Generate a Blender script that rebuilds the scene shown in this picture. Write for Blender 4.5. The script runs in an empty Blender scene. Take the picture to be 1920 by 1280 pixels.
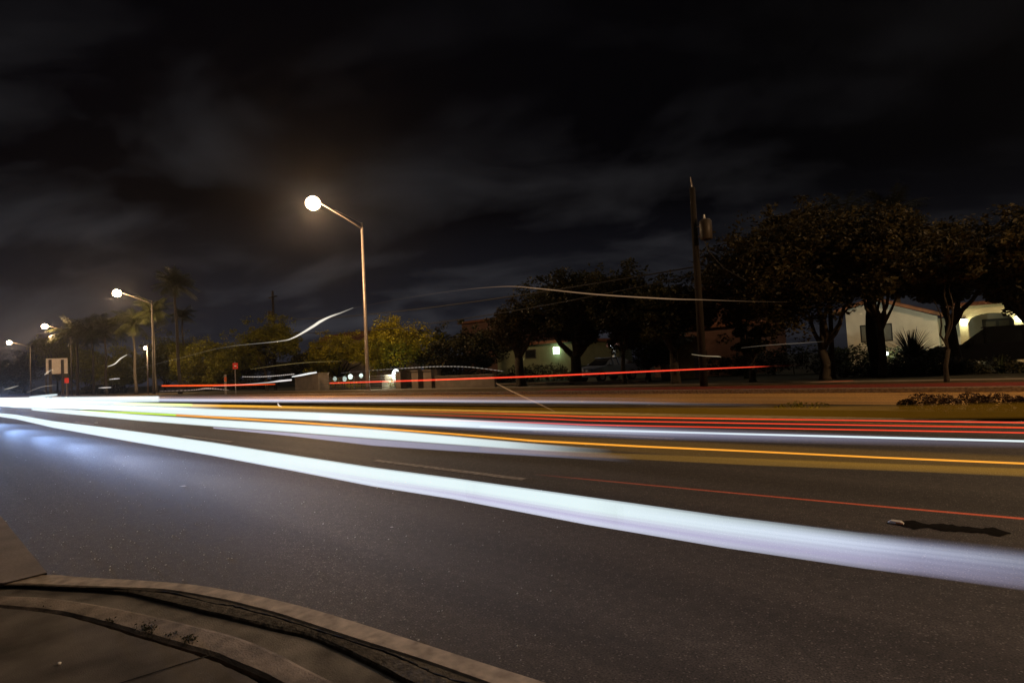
import bpy, math, random
from mathutils import Vector, Matrix, noise
R = math.radians
S = bpy.context.scene
COL = S.collection

# ------------------------------------------------------------------ camera
CAM_H, FPX, PX, PY, VPX, VPY = 1.3, 1067.0, 960.0, 640.0, -209.0, 746.0
PITCH, YAW, ROLL = R(2.5485), R(47.677), math.atan(.05)
fh = Vector((-math.cos(YAW), math.sin(YAW), 0))
rt = Vector((math.sin(YAW), math.cos(YAW), 0))
fw = fh * math.cos(PITCH) + Vector((0, 0, math.sin(PITCH)))
up = rt.cross(fw)
cr, sr = math.cos(ROLL), math.sin(ROLL)
camd = bpy.data.cameras.new('camera')
cam = bpy.data.objects.new('camera', camd); COL.objects.link(cam)
camd.sensor_width = 36; camd.lens = 36 * FPX / 1920; camd.clip_end = 4000; camd.clip_start = .05
cx, cy_, cz = rt * cr - up * sr, rt * sr + up * cr, -fw
M4 = Matrix(((cx.x, cy_.x, cz.x, 0), (cx.y, cy_.y, cz.y, 0), (cx.z, cy_.z, cz.z, CAM_H), (0, 0, 0, 1)))
cam.matrix_world = M4
S.camera = cam

# ------------------------------------------------------------------ render / world
S.view_settings.view_transform = 'Standard'; S.view_settings.look = 'None'
S.view_settings.exposure = 0; S.view_settings.gamma = 1
S.render.engine = 'CYCLES'
cy = S.cycles
cy.transparent_max_bounces = 64; cy.max_bounces = 5; cy.diffuse_bounces = 2; cy.glossy_bounces = 2
cy.volume_bounces = 0; cy.use_denoising = True; cy.sample_clamp_indirect = 2.0; cy.caustics_reflective = False
w = bpy.data.worlds.new('World'); S.world = w; w.use_nodes = True
nt = w.node_tree; nt.nodes.clear(); N = nt.nodes.new; L = nt.links.new


def mathn(nt, op, a, b=None, clamp=False):
    n = nt.nodes.new('ShaderNodeMath'); n.operation = op; n.use_clamp = clamp
    for i, v in enumerate((a, b)):
        if v is None: continue
        if isinstance(v, (int, float)): n.inputs[i].default_value = v
        else: nt.links.new(v, n.inputs[i])
    return n.outputs[0]


out = N('ShaderNodeOutputWorld')
sky = N('ShaderNodeTexSky'); sky.sky_type = 'NISHITA'; sky.sun_disc = False
sky.sun_elevation = R(-9); sky.sun_rotation = R(60)
bg1 = N('ShaderNodeBackground'); bg1.inputs[1].default_value = .05; L(sky.outputs[0], bg1.inputs[0])
tc = N('ShaderNodeTexCoord'); sp = N('ShaderNodeSeparateXYZ'); L(tc.outputs['Generated'], sp.inputs[0])
zz = mathn(nt, 'MAXIMUM', sp.outputs[2], 0.0)
den = mathn(nt, 'ADD', zz, .30)
cmb = N('ShaderNodeCombineXYZ')
L(mathn(nt, 'DIVIDE', sp.outputs[0], den), cmb.inputs[0]); L(mathn(nt, 'DIVIDE', sp.outputs[1], den), cmb.inputs[1])
cmb2 = N('ShaderNodeCombineXYZ')   # cloud streaks lie across the road, drawn out by the wind
for i_, (vx, k_) in enumerate((((-.50, .87, 0), 1.35), ((.87, .50, 0), .80))):
    dt = N('ShaderNodeVectorMath'); dt.operation = 'DOT_PRODUCT'; L(cmb.outputs[0], dt.inputs[0]); dt.inputs[1].default_value = vx
    L(mathn(nt, 'MULTIPLY_ADD', dt.outputs['Value'], k_), cmb2.inputs[i_]); nt.nodes[-1].inputs[2].default_value = (1.3, 7.9)[i_]
nz = N('ShaderNodeTexNoise'); nz.inputs['Scale'].default_value = 2.2; nz.inputs['Detail'].default_value = 7
nz.inputs['Roughness'].default_value = .52; nz.inputs['Distortion'].default_value = .35; L(cmb2.outputs[0], nz.inputs[0])
cr1 = N('ShaderNodeValToRGB'); L(nz.outputs[0], cr1.inputs[0])
cr1.color_ramp.elements[0].position = .45; cr1.color_ramp.elements[0].color = (0, 0, 0, 1)
cr1.color_ramp.elements[1].position = .66; cr1.color_ramp.elements[1].color = (1, 1, 1, 1)
# towards -x (down the road) and near the horizon the town lights the cloud from below
left = mathn(nt, 'MULTIPLY_ADD', sp.outputs[0], -.80); left.node.inputs[2].default_value = .20; left.node.use_clamp = True
hr = N('ShaderNodeMapRange'); L(zz, hr.inputs[0]); hr.inputs[1].default_value = 0; hr.inputs[2].default_value = .55
hr.inputs[3].default_value = 1; hr.inputs[4].default_value = .08
amt = mathn(nt, 'MULTIPLY', mathn(nt, 'MULTIPLY', cr1.outputs[0], hr.outputs[0]), left)
mx = N('ShaderNodeMix'); mx.data_type = 'RGBA'; mx.blend_type = 'MIX'
hz2 = N('ShaderNodeMapRange'); L(zz, hz2.inputs[0]); hz2.inputs[1].default_value = 0; hz2.inputs[2].default_value = .27
mx.inputs[6].default_value = (.0150, .0155, .0215, 1); mx.inputs[7].default_value = (.0010, .0009, .0016, 1)
L(hz2.outputs[0], mx.inputs[0])
sc1 = N('ShaderNodeVectorMath'); sc1.operation = 'SCALE'; L(mx.outputs[2], sc1.inputs[0])
L(mathn(nt, 'MULTIPLY_ADD', left, .9), sc1.inputs['Scale']); nt.nodes[-1].inputs[2].default_value = .22
sc2 = N('ShaderNodeVectorMath'); sc2.operation = 'SCALE'; sc2.inputs[0].default_value = (.031, .0305, .033)
L(amt, sc2.inputs['Scale'])
adv = N('ShaderNodeVectorMath'); adv.operation = 'ADD'; L(sc1.outputs[0], adv.inputs[0]); L(sc2.outputs[0], adv.inputs[1])
bg2 = N('ShaderNodeBackground'); L(adv.outputs[0], bg2.inputs[0]); bg2.inputs[1].default_value = 1
ads = N('ShaderNodeAddShader'); L(bg1.outputs[0], ads.inputs[0]); L(bg2.outputs[0], ads.inputs[1]); L(ads.outputs[0], out.inputs[0])

# added warm fill for the town's sky glow: a weak, wide directional light
sd = bpy.data.lights.new('sky_glow_fill', 'SUN'); sd.energy = .24; sd.angle = R(70); sd.color = (1, .86, .72)
so = bpy.data.objects.new('sky_glow_fill', sd); COL.objects.link(so)
so.rotation_euler = (R(38), 0, R(160))


# ------------------------------------------------------------------ projection helpers (pixel of the photo -> world point)
def ray(px, py):
    dx, dy = px - PX, py - PY
    a = dx * cr - dy * sr; d = dx * sr + dy * cr
    return fw * FPX + rt * a - up * d
def G(px, py, z=0.0):
    v = ray(px, py); return Vector((0, 0, CAM_H)) + v * ((z - CAM_H) / v.z)
def W(px, py, Y):
    v = ray(px, py); return Vector((0, 0, CAM_H)) + v * (Y / v.y)
def V_(px, py, X):
    v = ray(px, py); return Vector((0, 0, CAM_H)) + v * (X / v.x)
def depth(p): return (p - Vector((0, 0, CAM_H))).dot(fw)
def mpp(p): return depth(p) / FPX

# ------------------------------------------------------------------ mesh helpers
ORG = {}
class MB:
    def __init__(s): s.v = []; s.f = []
    def add(s, vs, fs):
        n = len(s.v); s.v += [tuple(v) for v in vs]; s.f += [tuple(i + n for i in f) for f in fs]; return s
    def box(s, x0, x1, y0, y1, z0, z1):
        return s.add([(x0, y0, z0), (x1, y0, z0), (x1, y1, z0), (x0, y1, z0), (x0, y0, z1), (x1, y0, z1), (x1, y1, z1), (x0, y1, z1)],
                     [(0, 3, 2, 1), (4, 5, 6, 7), (0, 1, 5, 4), (1, 2, 6, 5), (2, 3, 7, 6), (3, 0, 4, 7)])
    def tube(s, pts, rad, n=8, cap=True, flat=1.0):
        pts = [Vector(p) for p in pts]; rings = []; k = len(pts)
        prev = None
        for i, p in enumerate(pts):
            t = (pts[min(i + 1, k - 1)] - pts[max(i - 1, 0)])
            if t.length < 1e-9: t = Vector((0, 0, 1))
            t.normalize()
            a = Vector((0, 0, 1)) if abs(t.z) < .95 else Vector((1, 0, 0))
            if prev is not None and abs(t.z) >= .3: a = prev
            u = t.cross(a).normalized(); v = u.cross(t).normalized(); prev = v
            r = rad[i] if isinstance(rad, (list, tuple)) else rad
            rings.append([p + u * (math.cos(2 * math.pi * j / n) * r * flat) + v * (math.sin(2 * math.pi * j / n) * r) for j in range(n)])
        vs = [q for r_ in rings for q in r_]; fs = []
        for i in range(k - 1):
            for j in range(n):
                a, b = i * n + j, i * n + (j + 1) % n
                fs.append((a, b, b + n, a + n))
        if cap: fs.append(tuple(range(n - 1, -1, -1))); fs.append(tuple((k - 1) * n + j for j in range(n)))
        return s.add(vs, fs)
    def loft(s, lines, closed=False):
        m = len(lines[0]); vs = [p for l in lines for p in l]; fs = []
        nl = len(lines)
        for i in range(nl if closed else nl - 1):
            for j in range(m - 1):
                a, b = i * m + j, ((i + 1) % nl) * m + j
                fs.append((a, a + 1, b + 1, b))
        return s.add(vs, fs)
    def poly(s, pts): return s.add(pts, [tuple(range(len(pts)))])
    def prism(s, pts, off):
        n = len(pts); pts = [Vector(p) for p in pts]; off = Vector(off)
        return s.add(pts + [p + off for p in pts], [tuple(range(n)), tuple(range(2 * n - 1, n - 1, -1))] + [(i, (i + 1) % n, (i + 1) % n + n, i + n) for i in range(n)])
    def sphere(s, c, r, seg=12, rings=8, sz=1.0):
        c = Vector(c); vs = []; fs = []
        for i in range(rings + 1):
            th = math.pi * i / rings
            for j in range(seg):
                ph = 2 * math.pi * j / seg
                vs.append(c + Vector((r * math.sin(th) * math.cos(ph), r * math.sin(th) * math.sin(ph), r * sz * math.cos(th))))
        for i in range(rings):
            for j in range(seg):
                a, b = i * seg + j, i * seg + (j + 1) % seg
                fs.append((a, a + seg, b + seg, b))
        return s.add(vs, fs)
    def build(s, name, mat, parent=None, smooth=False):
        off = Vector((0, 0, 0))
        p = parent
        if p is not None: off = ORG.get(p.name, Vector((0, 0, 0)))
        me = bpy.data.meshes.new(name)
        me.from_pydata([tuple(Vector(v) - off) for v in s.v], [], s.f); me.update()
        if smooth:
            me.polygons.foreach_set('use_smooth', [True] * len(me.polygons))
        me.materials.append(mat)
        o = bpy.data.objects.new(name, me); COL.objects.link(o)
        if parent is not None: o.parent = parent; ORG[o.name] = off
        return o


def tag(o, label=None, cat=None, group=None, kind=None):
    if label: o['label'] = label
    if cat: o['category'] = cat
    if group: o['group'] = group
    if kind: o['kind'] = kind
    return o
def thing(name, label, cat, loc, group=None):
    o = bpy.data.objects.new(name, None); COL.objects.link(o); o.location = loc; o.empty_display_size = .3
    ORG[o.name] = Vector(loc)
    return tag(o, label, cat, group)
def children(o): return [c for c in o.children]
def copy_tree(o, parent=None):
    c = o.copy(); COL.objects.link(c); c.parent = parent
    for ch in children(o): copy_tree(ch, c)
    return c
def lamp(kind, name, loc, energy, color, parent=None, size=.1, rot=None, **kw):
    d = bpy.data.lights.new(name, kind); d.energy = energy; d.color = color
    if kind in ('POINT', 'SPOT'): d.shadow_soft_size = size
    for k, v in kw.items(): setattr(d, k, v)
    o = bpy.data.objects.new(name, d); COL.objects.link(o)
    off = ORG.get(parent.name, Vector((0, 0, 0))) if parent is not None else Vector((0, 0, 0))
    o.location = Vector(loc) - off; o.parent = parent
    if rot is not None: o.rotation_euler = rot
    return o


# ------------------------------------------------------------------ materials
def mat(name, col, rough=.8, nscale=3, namp=.25, bump=0, bscale=40, spec=.3, metal=0, detail=5, col2=None, trans=0, obj=True, stretch=None):
    m = bpy.data.materials.new(name); m.use_nodes = True; t = m.node_tree
    b = t.nodes['Principled BSDF']; b.inputs['Roughness'].default_value = rough; b.inputs['Metallic'].default_value = metal
    b.inputs['Specular IOR Level'].default_value = spec
    c = t.nodes.new('ShaderNodeTexCoord'); src = c.outputs['Object']
    if stretch:
        mpn = t.nodes.new('ShaderNodeMapping'); mpn.inputs['Scale'].default_value = stretch
        t.links.new(src, mpn.inputs[0]); src = mpn.outputs[0]
    n = t.nodes.new('ShaderNodeTexNoise'); n.inputs['Scale'].default_value = nscale; n.inputs['Detail'].default_value = detail
    t.links.new(src, n.inputs[0])
    r = t.nodes.new('ShaderNodeValToRGB'); t.links.new(n.outputs[0], r.inputs[0])
    r.color_ramp.elements[0].position = .3; r.color_ramp.elements[1].position = .7
    c2 = col2 or tuple(min(1, x * (1 + namp)) for x in col)
    r.color_ramp.elements[0].color = (*[x * (1 - namp) for x in col], 1); r.color_ramp.elements[1].color = (*c2, 1)
    t.links.new(r.outputs[0], b.inputs['Base Color'])
    if bump:
        n2 = t.nodes.new('ShaderNodeTexNoise'); n2.inputs['Scale'].default_value = bscale; n2.inputs['Detail'].default_value = 3
        t.links.new(src, n2.inputs[0])
        bp = t.nodes.new('ShaderNodeBump'); bp.inputs['Strength'].default_value = bump; bp.inputs['Distance'].default_value = .4 / bscale
        t.links.new(n2.outputs[0], bp.inputs['Height']); t.links.new(bp.outputs[0], b.inputs['Normal'])
    if trans:
        tr = t.nodes.new('ShaderNodeBsdfTranslucent'); t.links.new(r.outputs[0], tr.inputs[0])
        mxs = t.nodes.new('ShaderNodeMixShader'); mxs.inputs[0].default_value = trans
        t.links.new(b.outputs[0], mxs.inputs[1]); t.links.new(tr.outputs[0], mxs.inputs[2])
        t.links.new(mxs.outputs[0], t.nodes['Material Output'].inputs[0])
    return m


def emit(name, col, strength, sampling='AUTO'):
    m = bpy.data.materials.new(name); m.use_nodes = True; t = m.node_tree; t.nodes.clear()
    e = t.nodes.new('ShaderNodeEmission'); e.inputs[0].default_value = (*col, 1); e.inputs[1].default_value = strength
    o = t.nodes.new('ShaderNodeOutputMaterial'); t.links.new(e.outputs[0], o.inputs[0])
    m.cycles.emission_sampling = sampling
    return m


def asphalt(name, col, sparkle=1.0):
    m = bpy.data.materials.new(name); m.use_nodes = True; t = m.node_tree; b = t.nodes['Principled BSDF']
    c = t.nodes.new('ShaderNodeTexCoord'); src = c.outputs['Object']
    def noi(sc, det=4, st=None):
        s_ = src
        if st:
            mpn = t.nodes.new('ShaderNodeMapping'); mpn.inputs['Scale'].default_value = st; t.links.new(src, mpn.inputs[0]); s_ = mpn.outputs[0]
        n = t.nodes.new('ShaderNodeTexNoise'); n.inputs['Scale'].default_value = sc; n.inputs['Detail'].default_value = det
        t.links.new(s_, n.inputs[0]); return n.outputs[0]
    grain = noi(105, 4); patch = noi(.55, 6, (.30, 1.3, 1)); mid = noi(14, 5)
    v = t.nodes.new('ShaderNodeTexVoronoi'); v.inputs['Scale'].default_value = 130; t.links.new(src, v.inputs[0])
    f = mathn(t, 'MULTIPLY_ADD', grain, 4.2); f.node.inputs[2].default_value = -1.1
    g = mathn(t, 'MULTIPLY_ADD', patch, 1.5); g.node.inputs[2].default_value = .25
    h = mathn(t, 'MULTIPLY_ADD', mid, 1.5); h.node.inputs[2].default_value = .25
    sepc = t.nodes.new('ShaderNodeSeparateColor'); t.links.new(v.outputs['Color'], sepc.inputs[0])
    chip = mathn(t, 'GREATER_THAN', sepc.outputs[0], .965)
    k = mathn(t, 'MULTIPLY', mathn(t, 'MULTIPLY', f, g), h)
    k = mathn(t, 'MULTIPLY_ADD', chip, 1.6 * sparkle, False); k.node.inputs[2].default_value = 0
    trk = noi(1, 2, (.03, 1.9, 1)); tk_ = mathn(t, 'MULTIPLY_ADD', trk, 1.3); tk_.node.inputs[2].default_value = .35
    kk = mathn(t, 'MULTIPLY', mathn(t, 'MULTIPLY', mathn(t, 'MULTIPLY', f, g), h), tk_)
    tot = mathn(t, 'ADD', kk, k)
    sc = t.nodes.new('ShaderNodeVectorMath'); sc.operation = 'SCALE'; sc.inputs[0].default_value = col
    t.links.new(tot, sc.inputs['Scale']); t.links.new(sc.outputs[0], b.inputs['Base Color'])
    rr = mathn(t, 'MULTIPLY_ADD', chip, -.28); rr.node.inputs[2].default_value = .72
    t.links.new(rr, b.inputs['Roughness']); b.inputs['Specular IOR Level'].default_value = .42
    bp = t.nodes.new('ShaderNodeBump'); bp.inputs['Strength'].default_value = .45; bp.inputs['Distance'].default_value = .005
    t.links.new(grain, bp.inputs['Height'])
    bp2 = t.nodes.new('ShaderNodeBump'); bp2.inputs['Strength'].default_value = .12; bp2.inputs['Distance'].default_value = .005
    t.links.new(v.outputs['Distance'], bp2.inputs['Height']); t.links.new(bp.outputs[0], bp2.inputs['Normal'])
    t.links.new(bp2.outputs[0], b.inputs['Normal'])
    return m


M_asph = asphalt('asphalt', (.061, .052, .044))
M_asph2 = asphalt('far_asphalt', (.40, .225, .06), .3)  # amber light on the far lanes is put into this base colour
M_conc = mat('kerb_concrete', (.47, .40, .33), .85, 14, .35, .4, 160, detail=9, spec=.1)
M_conc2 = mat('pavement_concrete', (.155, .14, .122), .8, 5, .55, .9, 120, detail=9)
M_dark = mat('crack_black', (.004, .0035, .003), .95, 20, .3, .3)
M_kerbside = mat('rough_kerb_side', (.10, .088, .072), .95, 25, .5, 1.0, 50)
M_grass = mat('verge_grass', (.065, .042, .012), .95, 2.2, .5, .8, 30)
M_lot = mat('lot_soil', (.035, .034, .018), .95, .8, .5, .6, 12)
M_mulch = mat('mulch_taillight_red', (.17, .022, .010), .95, 8, .5, .8, 30)  # red glow of tail lights put into the mulch colour
M_walk = mat('far_sidewalk', (.20, .17, .13), .9, 3, .25, .3)
M_paint = mat('worn_lane_paint', (.30, .27, .24), .7, 14, .55, .3, 60)
M_paintY = mat('worn_yellow_paint', (.34, .22, .04), .7, 14, .4, .3, 60)
M_tar = mat('tar', (.010, .0085, .0075), .95, 20, .4, .5, 60, spec=.05)
M_galv = mat('lamp_metal', (.24, .20, .17), .45, 6, .15, 0, metal=.35, spec=.5)
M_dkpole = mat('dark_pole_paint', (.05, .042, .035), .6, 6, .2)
M_wood = mat('pole_wood', (.022, .017, .012), .9, 4, .35, .6, 30, stretch=(6, 6, .5))
M_bark = mat('bark', (.045, .036, .025), .95, 5, .45, 1, 22, stretch=(2, 2, .7))
M_palmbark = mat('palm_bark', (.10, .085, .065), .9, 6, .3, .6, 14, stretch=(1, 1, 4))
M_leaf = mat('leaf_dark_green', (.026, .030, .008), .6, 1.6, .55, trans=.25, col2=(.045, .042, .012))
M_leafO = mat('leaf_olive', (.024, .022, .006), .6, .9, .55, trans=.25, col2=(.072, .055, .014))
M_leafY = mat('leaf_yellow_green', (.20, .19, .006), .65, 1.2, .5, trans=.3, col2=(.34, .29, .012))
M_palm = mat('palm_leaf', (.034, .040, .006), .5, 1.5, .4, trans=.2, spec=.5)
M_dkleaf = mat('leaf_silhouette', (.012, .014, .008), .7, 2, .4)  # unlit silhouette look put into a near-black leaf colour
M_leafG = mat('leaf_lit_green', (.16, .17, .012), .65, 1.2, .5, trans=.3, col2=(.27, .25, .02))  # lamp light on the left-hand trees put into a brighter leaf colour
M_dkbark = mat('palm_bark_silhouette', (.012, .010, .008), .95, 5, .4)  # near-black copy of the palm bark, silhouette shade in its colour
M_agave = mat('agave_leaf', (.06, .085, .035), .5, 2, .4, spec=.4)
M_redleaf = mat('red_croton_leaf', (.10, .028, .012), .6, 6, .6, trans=.2, col2=(.12, .06, .015))
M_stuccoW = mat('white_stucco', (.62, .62, .52), .9, 2, .1, .3, 30)
M_stuccoP = mat('pink_stucco', (.10, .055, .043), .9, 2, .15, .3, 30)
M_stuccoB = mat('beige_stucco', (.22, .18, .135), .9, 2, .18, .3, 30)
M_roof = mat('roof_tile', (.14, .06, .035), .85, 8, .4, .8, 20)
M_trim = mat('fascia_wood', (.30, .15, .08), .7, 6, .2)
M_glass = mat('dark_glass', (.008, .009, .010), .12, 2, .3, spec=.6)
M_frame = mat('dark_frame', (.03, .028, .025), .5, 4, .2)
M_curtain = mat('curtain_glass', (.16, .17, .14), .3, 1, .3, spec=.5)
M_door = mat('door_wood', (.07, .05, .035), .6, 4, .3)
M_black = mat('black_car_paint', (.004, .004, .0045), .3, 2, .1, spec=.3)
M_blue = mat('blue_grey_car_paint', (.16, .20, .28), .3, 2, .08, spec=.5, metal=.3)
M_tyre = mat('tyre_rubber', (.02, .02, .02), .85, 10, .2)
M_rim = mat('wheel_rim', (.35, .35, .36), .35, 4, .1, metal=.8)
M_signW = mat('sign_sheet', (.85, .78, .70), .6, 2, .12)
M_signR = mat('red_sign_sheet', (.70, .05, .035), .45, 3, .1)
M_signO = mat('orange_reflector', (.65, .14, .03), .45, 3, .1)
M_white = mat('white_plastic', (.75, .75, .72), .5, 4, .08)
M_steel = mat('sign_post_steel', (.28, .25, .22), .5, 5, .2, metal=.4)
M_wire = mat('wire', (.02, .02, .02), .6, 5, .1)
M_can = mat('transformer_can', (.06, .05, .04), .5, 4, .15, metal=.2)
E_lamp = emit('lamp_glow', (1.0, .78, .50), 60, 'NONE')
E_lampw = emit('pink_lamp_glow', (1.0, .74, .62), 60, 'NONE')
E_wall = emit('wall_lamp_glow', (1.0, .96, .62), 14)
E_green = emit('greenish_lamp_glow', (.75, 1.0, .68), 10)
E_white = emit('white_globe_glow', (.85, 1.0, .88), 2.2)

# ------------------------------------------------------------------ ground
def sheet(name, x0, x1, y0, y1, z, m, kind='structure'):
    o = MB().add([(x0, y0, z), (x1, y0, z), (x1, y1, z), (x0, y1, z)], [(0, 1, 2, 3)]).build(name, m)
    return tag(o, kind=kind)


def strip(name, y0, y1, zt, m, x0=-420, x1=90, z0=-.05):
    o = MB().box(x0, x1, y0, y1, z0, zt).build(name, m); return tag(o, kind='structure')


sheet('ground', -900, 900, -700, 900, -.06, M_lot)
sheet('road', -420, 90, -8, 12.6, 0, M_asph)
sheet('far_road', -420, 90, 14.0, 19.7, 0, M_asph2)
strip('median', 12.6, 14.0, .13, M_grass)
strip('far_kerb', 19.7, 19.86, .14, M_conc)
strip('far_verge', 19.86, 23.6, .12, M_grass, z0=-.04)
strip('far_sidewalk', 23.6, 24.6, .13, M_walk, z0=-.04)
strip('front_lawns', 24.6, 70, .11, M_lot, z0=-.04)
# bare mulch strip along the kerb on the right, tail-light red put into its colour
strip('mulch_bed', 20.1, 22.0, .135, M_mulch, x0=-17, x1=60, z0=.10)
strip('kerb_gutter', 11.95, 12.6, .004, M_conc2, z0=-.03)

# lane paint
def paint(name, x0, x1, y, wd, m=M_paint, z=.004):
    return tag(MB().add([(x0, y - wd / 2, z), (x1, y - wd / 2, z), (x1, y + wd / 2, z), (x0, y + wd / 2, z)], [(0, 1, 2, 3)]).build(name, m), kind='structure')
x = -7.4
for i in range(14):
    paint('lane_marking', x, x + 3.0, 4.93, .12); paint('lane_marking', x, x + 3.0, 8.6, .12); x -= 12.2 if i else 8.3
paint('edge_line', -300, 40, 11.6, .12, M_paintY)
for i in range(12): paint('lane_marking', 4 - 12 * i, 7 - 12 * i, 16.9, .12)


def resample(pts, n, z):
    """smooth curve through photographed ground points"""
    P = [G(a, b, z) for a, b in pts]; out = []
    segs = len(P) - 1
    for k in range(n):
        u = k / (n - 1) * segs; i = min(int(u), segs - 1); t = u - i
        p0, p1, p2, p3 = P[max(i - 1, 0)], P[i], P[i + 1], P[min(i + 2, segs)]
        q = .5 * ((2 * p1) + (p2 - p0) * t + (2 * p0 - 5 * p1 + 4 * p2 - p3) * t * t + (3 * p1 - p0 - 3 * p2 + p3) * t ** 3)
        out.append(q)
    d = (out[-1] - out[-3]).normalized()      # carries on beyond the picture, straightening along the road
    for k in range(12):
        d = (d * .75 + Vector((1, 0, 0)) * .25).normalized(); out.append(out[-1] + Vector((d.x, d.y, 0)) * 1.0)
    return out


K_out = [(-60, 1085), (87, 1075), (162, 1080), (284, 1087), (379, 1096), (460, 1110), (520, 1122), (617, 1147), (762, 1192), (908, 1239), (1039, 1280), (1210, 1335), (1420, 1405), (1800, 1540)]
K_in = [(-60, 1096), (40, 1094), (108, 1097), (230, 1101), (311, 1105), (406, 1121), (460, 1134), (520, 1150), (646, 1191), (792, 1237), (914, 1280), (1060, 1330), (1250, 1400), (1600, 1540)]
K_bot = [(-60, 1099), (40, 1097), (108, 1102), (230, 1112), (311, 1131), (379, 1149), (440, 1163), (520, 1183), (596, 1202), (704, 1252), (768, 1284), (900, 1345), (1050, 1420), (1350, 1580)]
G_in = [(-60, 1116), (0, 1117), (95, 1121), (217, 1140), (352, 1170), (447, 1195), (520, 1225), (560, 1246), (617, 1275), (670, 1305), (760, 1360), (900, 1450)]
G_back = [(-60, 1131), (0, 1135), (108, 1146), (190, 1165), (271, 1189), (393, 1224), (460, 1250), (515, 1276), (560, 1300), (640, 1350), (740, 1420), (860, 1520)]
n = 172
rnd = random.Random(4)
def jit(line, a, f=9, seed=0):
    return [p + Vector((0, 0, 1)) * 0 + Vector((noise.noise((p.x * f, p.y * f, seed)), noise.noise((p.x * f, p.y * f, seed + 9)), 0)) * a for p in line]
ko = resample(K_out, 160, .06); ki = resample(K_in, 160, .06)
ks = resample([(a, b - min(11, max(1.5, (a - 60) * .022))) for a, b in K_bot], 160, .048); kb = resample(K_bot, 160, .032)
m = MB(); m.loft([[p + Vector((.012, -.0, 0)) * 0 + Vector((0, 0, -.14)) for p in ko], [p + Vector((0, 0, -.012)) for p in ko],
                  [p * .9 + q * .1 for p, q in zip(ko, ki)], [p * .08 + q * .92 for p, q in zip(ko, ki)], [p + Vector((0, 0, -.012)) for p in ki]])
kerb = m.build('kerb', M_conc, smooth=False); tag(kerb, kind='structure')
# rough broken inner side of that kerb, stepping down to the channel
mid1 = [p * .5 + q * .5 for p, q in zip(ki, ks)]
m = MB(); m.loft([[p + Vector((0, 0, -.008)) for p in ki], jit([p + Vector((0, 0, .001)) for p in mid1], .003, 14), jit(ks, .005, 10, 3), jit([p * .35 + q * .65 + Vector((0, 0, .003)) for p, q in zip(ks, kb)], .006, 12, 4), jit([p + Vector((0, 0, -.03)) for p in kb], .005, 12, 5)])
o = m.build('kerb_side', M_kerbside, smooth=False); tag(o, kind='structure')
# crack running along the side
ck = []
for i in range(30, n - 8):
    a = .30 + .22 * noise.noise((i * .09, 3, 1)) + .10 * noise.noise((i * .5, 1, 1))
    ck.append((ki[i] * (1 - a) + ks[i] * a) + Vector((0, 0, -.003)))
wdt = [.0035 + .0055 * abs(noise.noise((i * .3, 8, 2))) for i in range(len(ck))]
m = MB(); m.tube(ck, wdt, 5, flat=1.6); tag(m.build('kerb_crack', M_dark), kind='structure')
# channel slab, second low kerb, groove, pavement
gi = resample(G_in, 160, .044); gb = resample(G_back, 160, .045)
m = MB(); m.loft([[p + Vector((0, 0, -.004)) for p in kb], [p + Vector((0, 0, -.016)) for p in gi]]); tag(m.build('channel_slab', M_conc2), kind='structure')
m = MB(); m.loft([[p + Vector((0, 0, -.03)) for p in gi], [p + Vector((0, 0, 0)) for p in gi], [p * .88 + q * .12 + Vector((0, 0, .004)) for p, q in zip(gi, gb)],
                  jit([p * .12 + q * .88 for p, q in zip(gi, gb)], .006), jit([p * .02 + q * .98 + Vector((0, 0, -.014)) for p, q in zip(gi, gb)], .006), jit([p + Vector((0, 0, -.06)) for p in gb], .004)])
tag(m.build('inner_kerb', mat('inner_kerb_concrete', (.25, .21, .175), .85, 8, .5, 1.0, 100, detail=9)), kind='structure')
gb2 = []
for i, p in enumerate(gb):
    q = gb[min(i + 1, n - 1)] - gb[max(i - 1, 0)]; q.z = 0; q.normalize(); nrm = Vector((q.y, -q.x, 0))
    if nrm.y > 0: nrm = -nrm
    gb2.append(p + nrm * (.020 + .040 * i / n + .006 * noise.noise((i * .3, 0, 0))) + Vector((0, 0, 0)))
m = MB(); m.loft([[p + Vector((0, 0, -.032)) for p in gb], [p + Vector((0, 0, -.032)) for p in gb2]]); tag(m.build('groove_floor', M_dark), kind='structure')  # near-black sheet along the bottom of the groove
far = [Vector((p.x * 1.0 - .5 * 0, p.y, p.z)) for p in gb2]
back = [Vector((-14 + 32 * i / (n - 1), -6, .045)) for i in range(n)]
m = MB(); m.loft([[p + Vector((0, 0, -.05)) for p in gb2], gb2, back]); tag(m.build('pavement', mat('pavement_slab', (.125, .112, .100), .9, 3.5, .45, .7, 160, spec=.15, detail=9)), kind='structure')
ja, jb = G(396, 1226, .049), G(215, 1283, .049); jd = (jb - ja); jb = ja + jd * 3
sx = Vector((jd.y, -jd.x, 0)).normalized() * .006
m = MB(); m.poly([ja - sx, ja + sx, jb + sx, jb - sx]); tag(m.build('pavement_joint', M_dark), kind='structure')
ja, jb = G(531, 1232, .026), G(590, 1202, .022); sx = Vector(((jb - ja).y, -(jb - ja).x, 0)).normalized() * .004
m = MB(); m.poly([ja - sx, ja + sx, jb + sx, jb - sx]); tag(m.build('channel_joint', M_dark), kind='structure')
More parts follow.
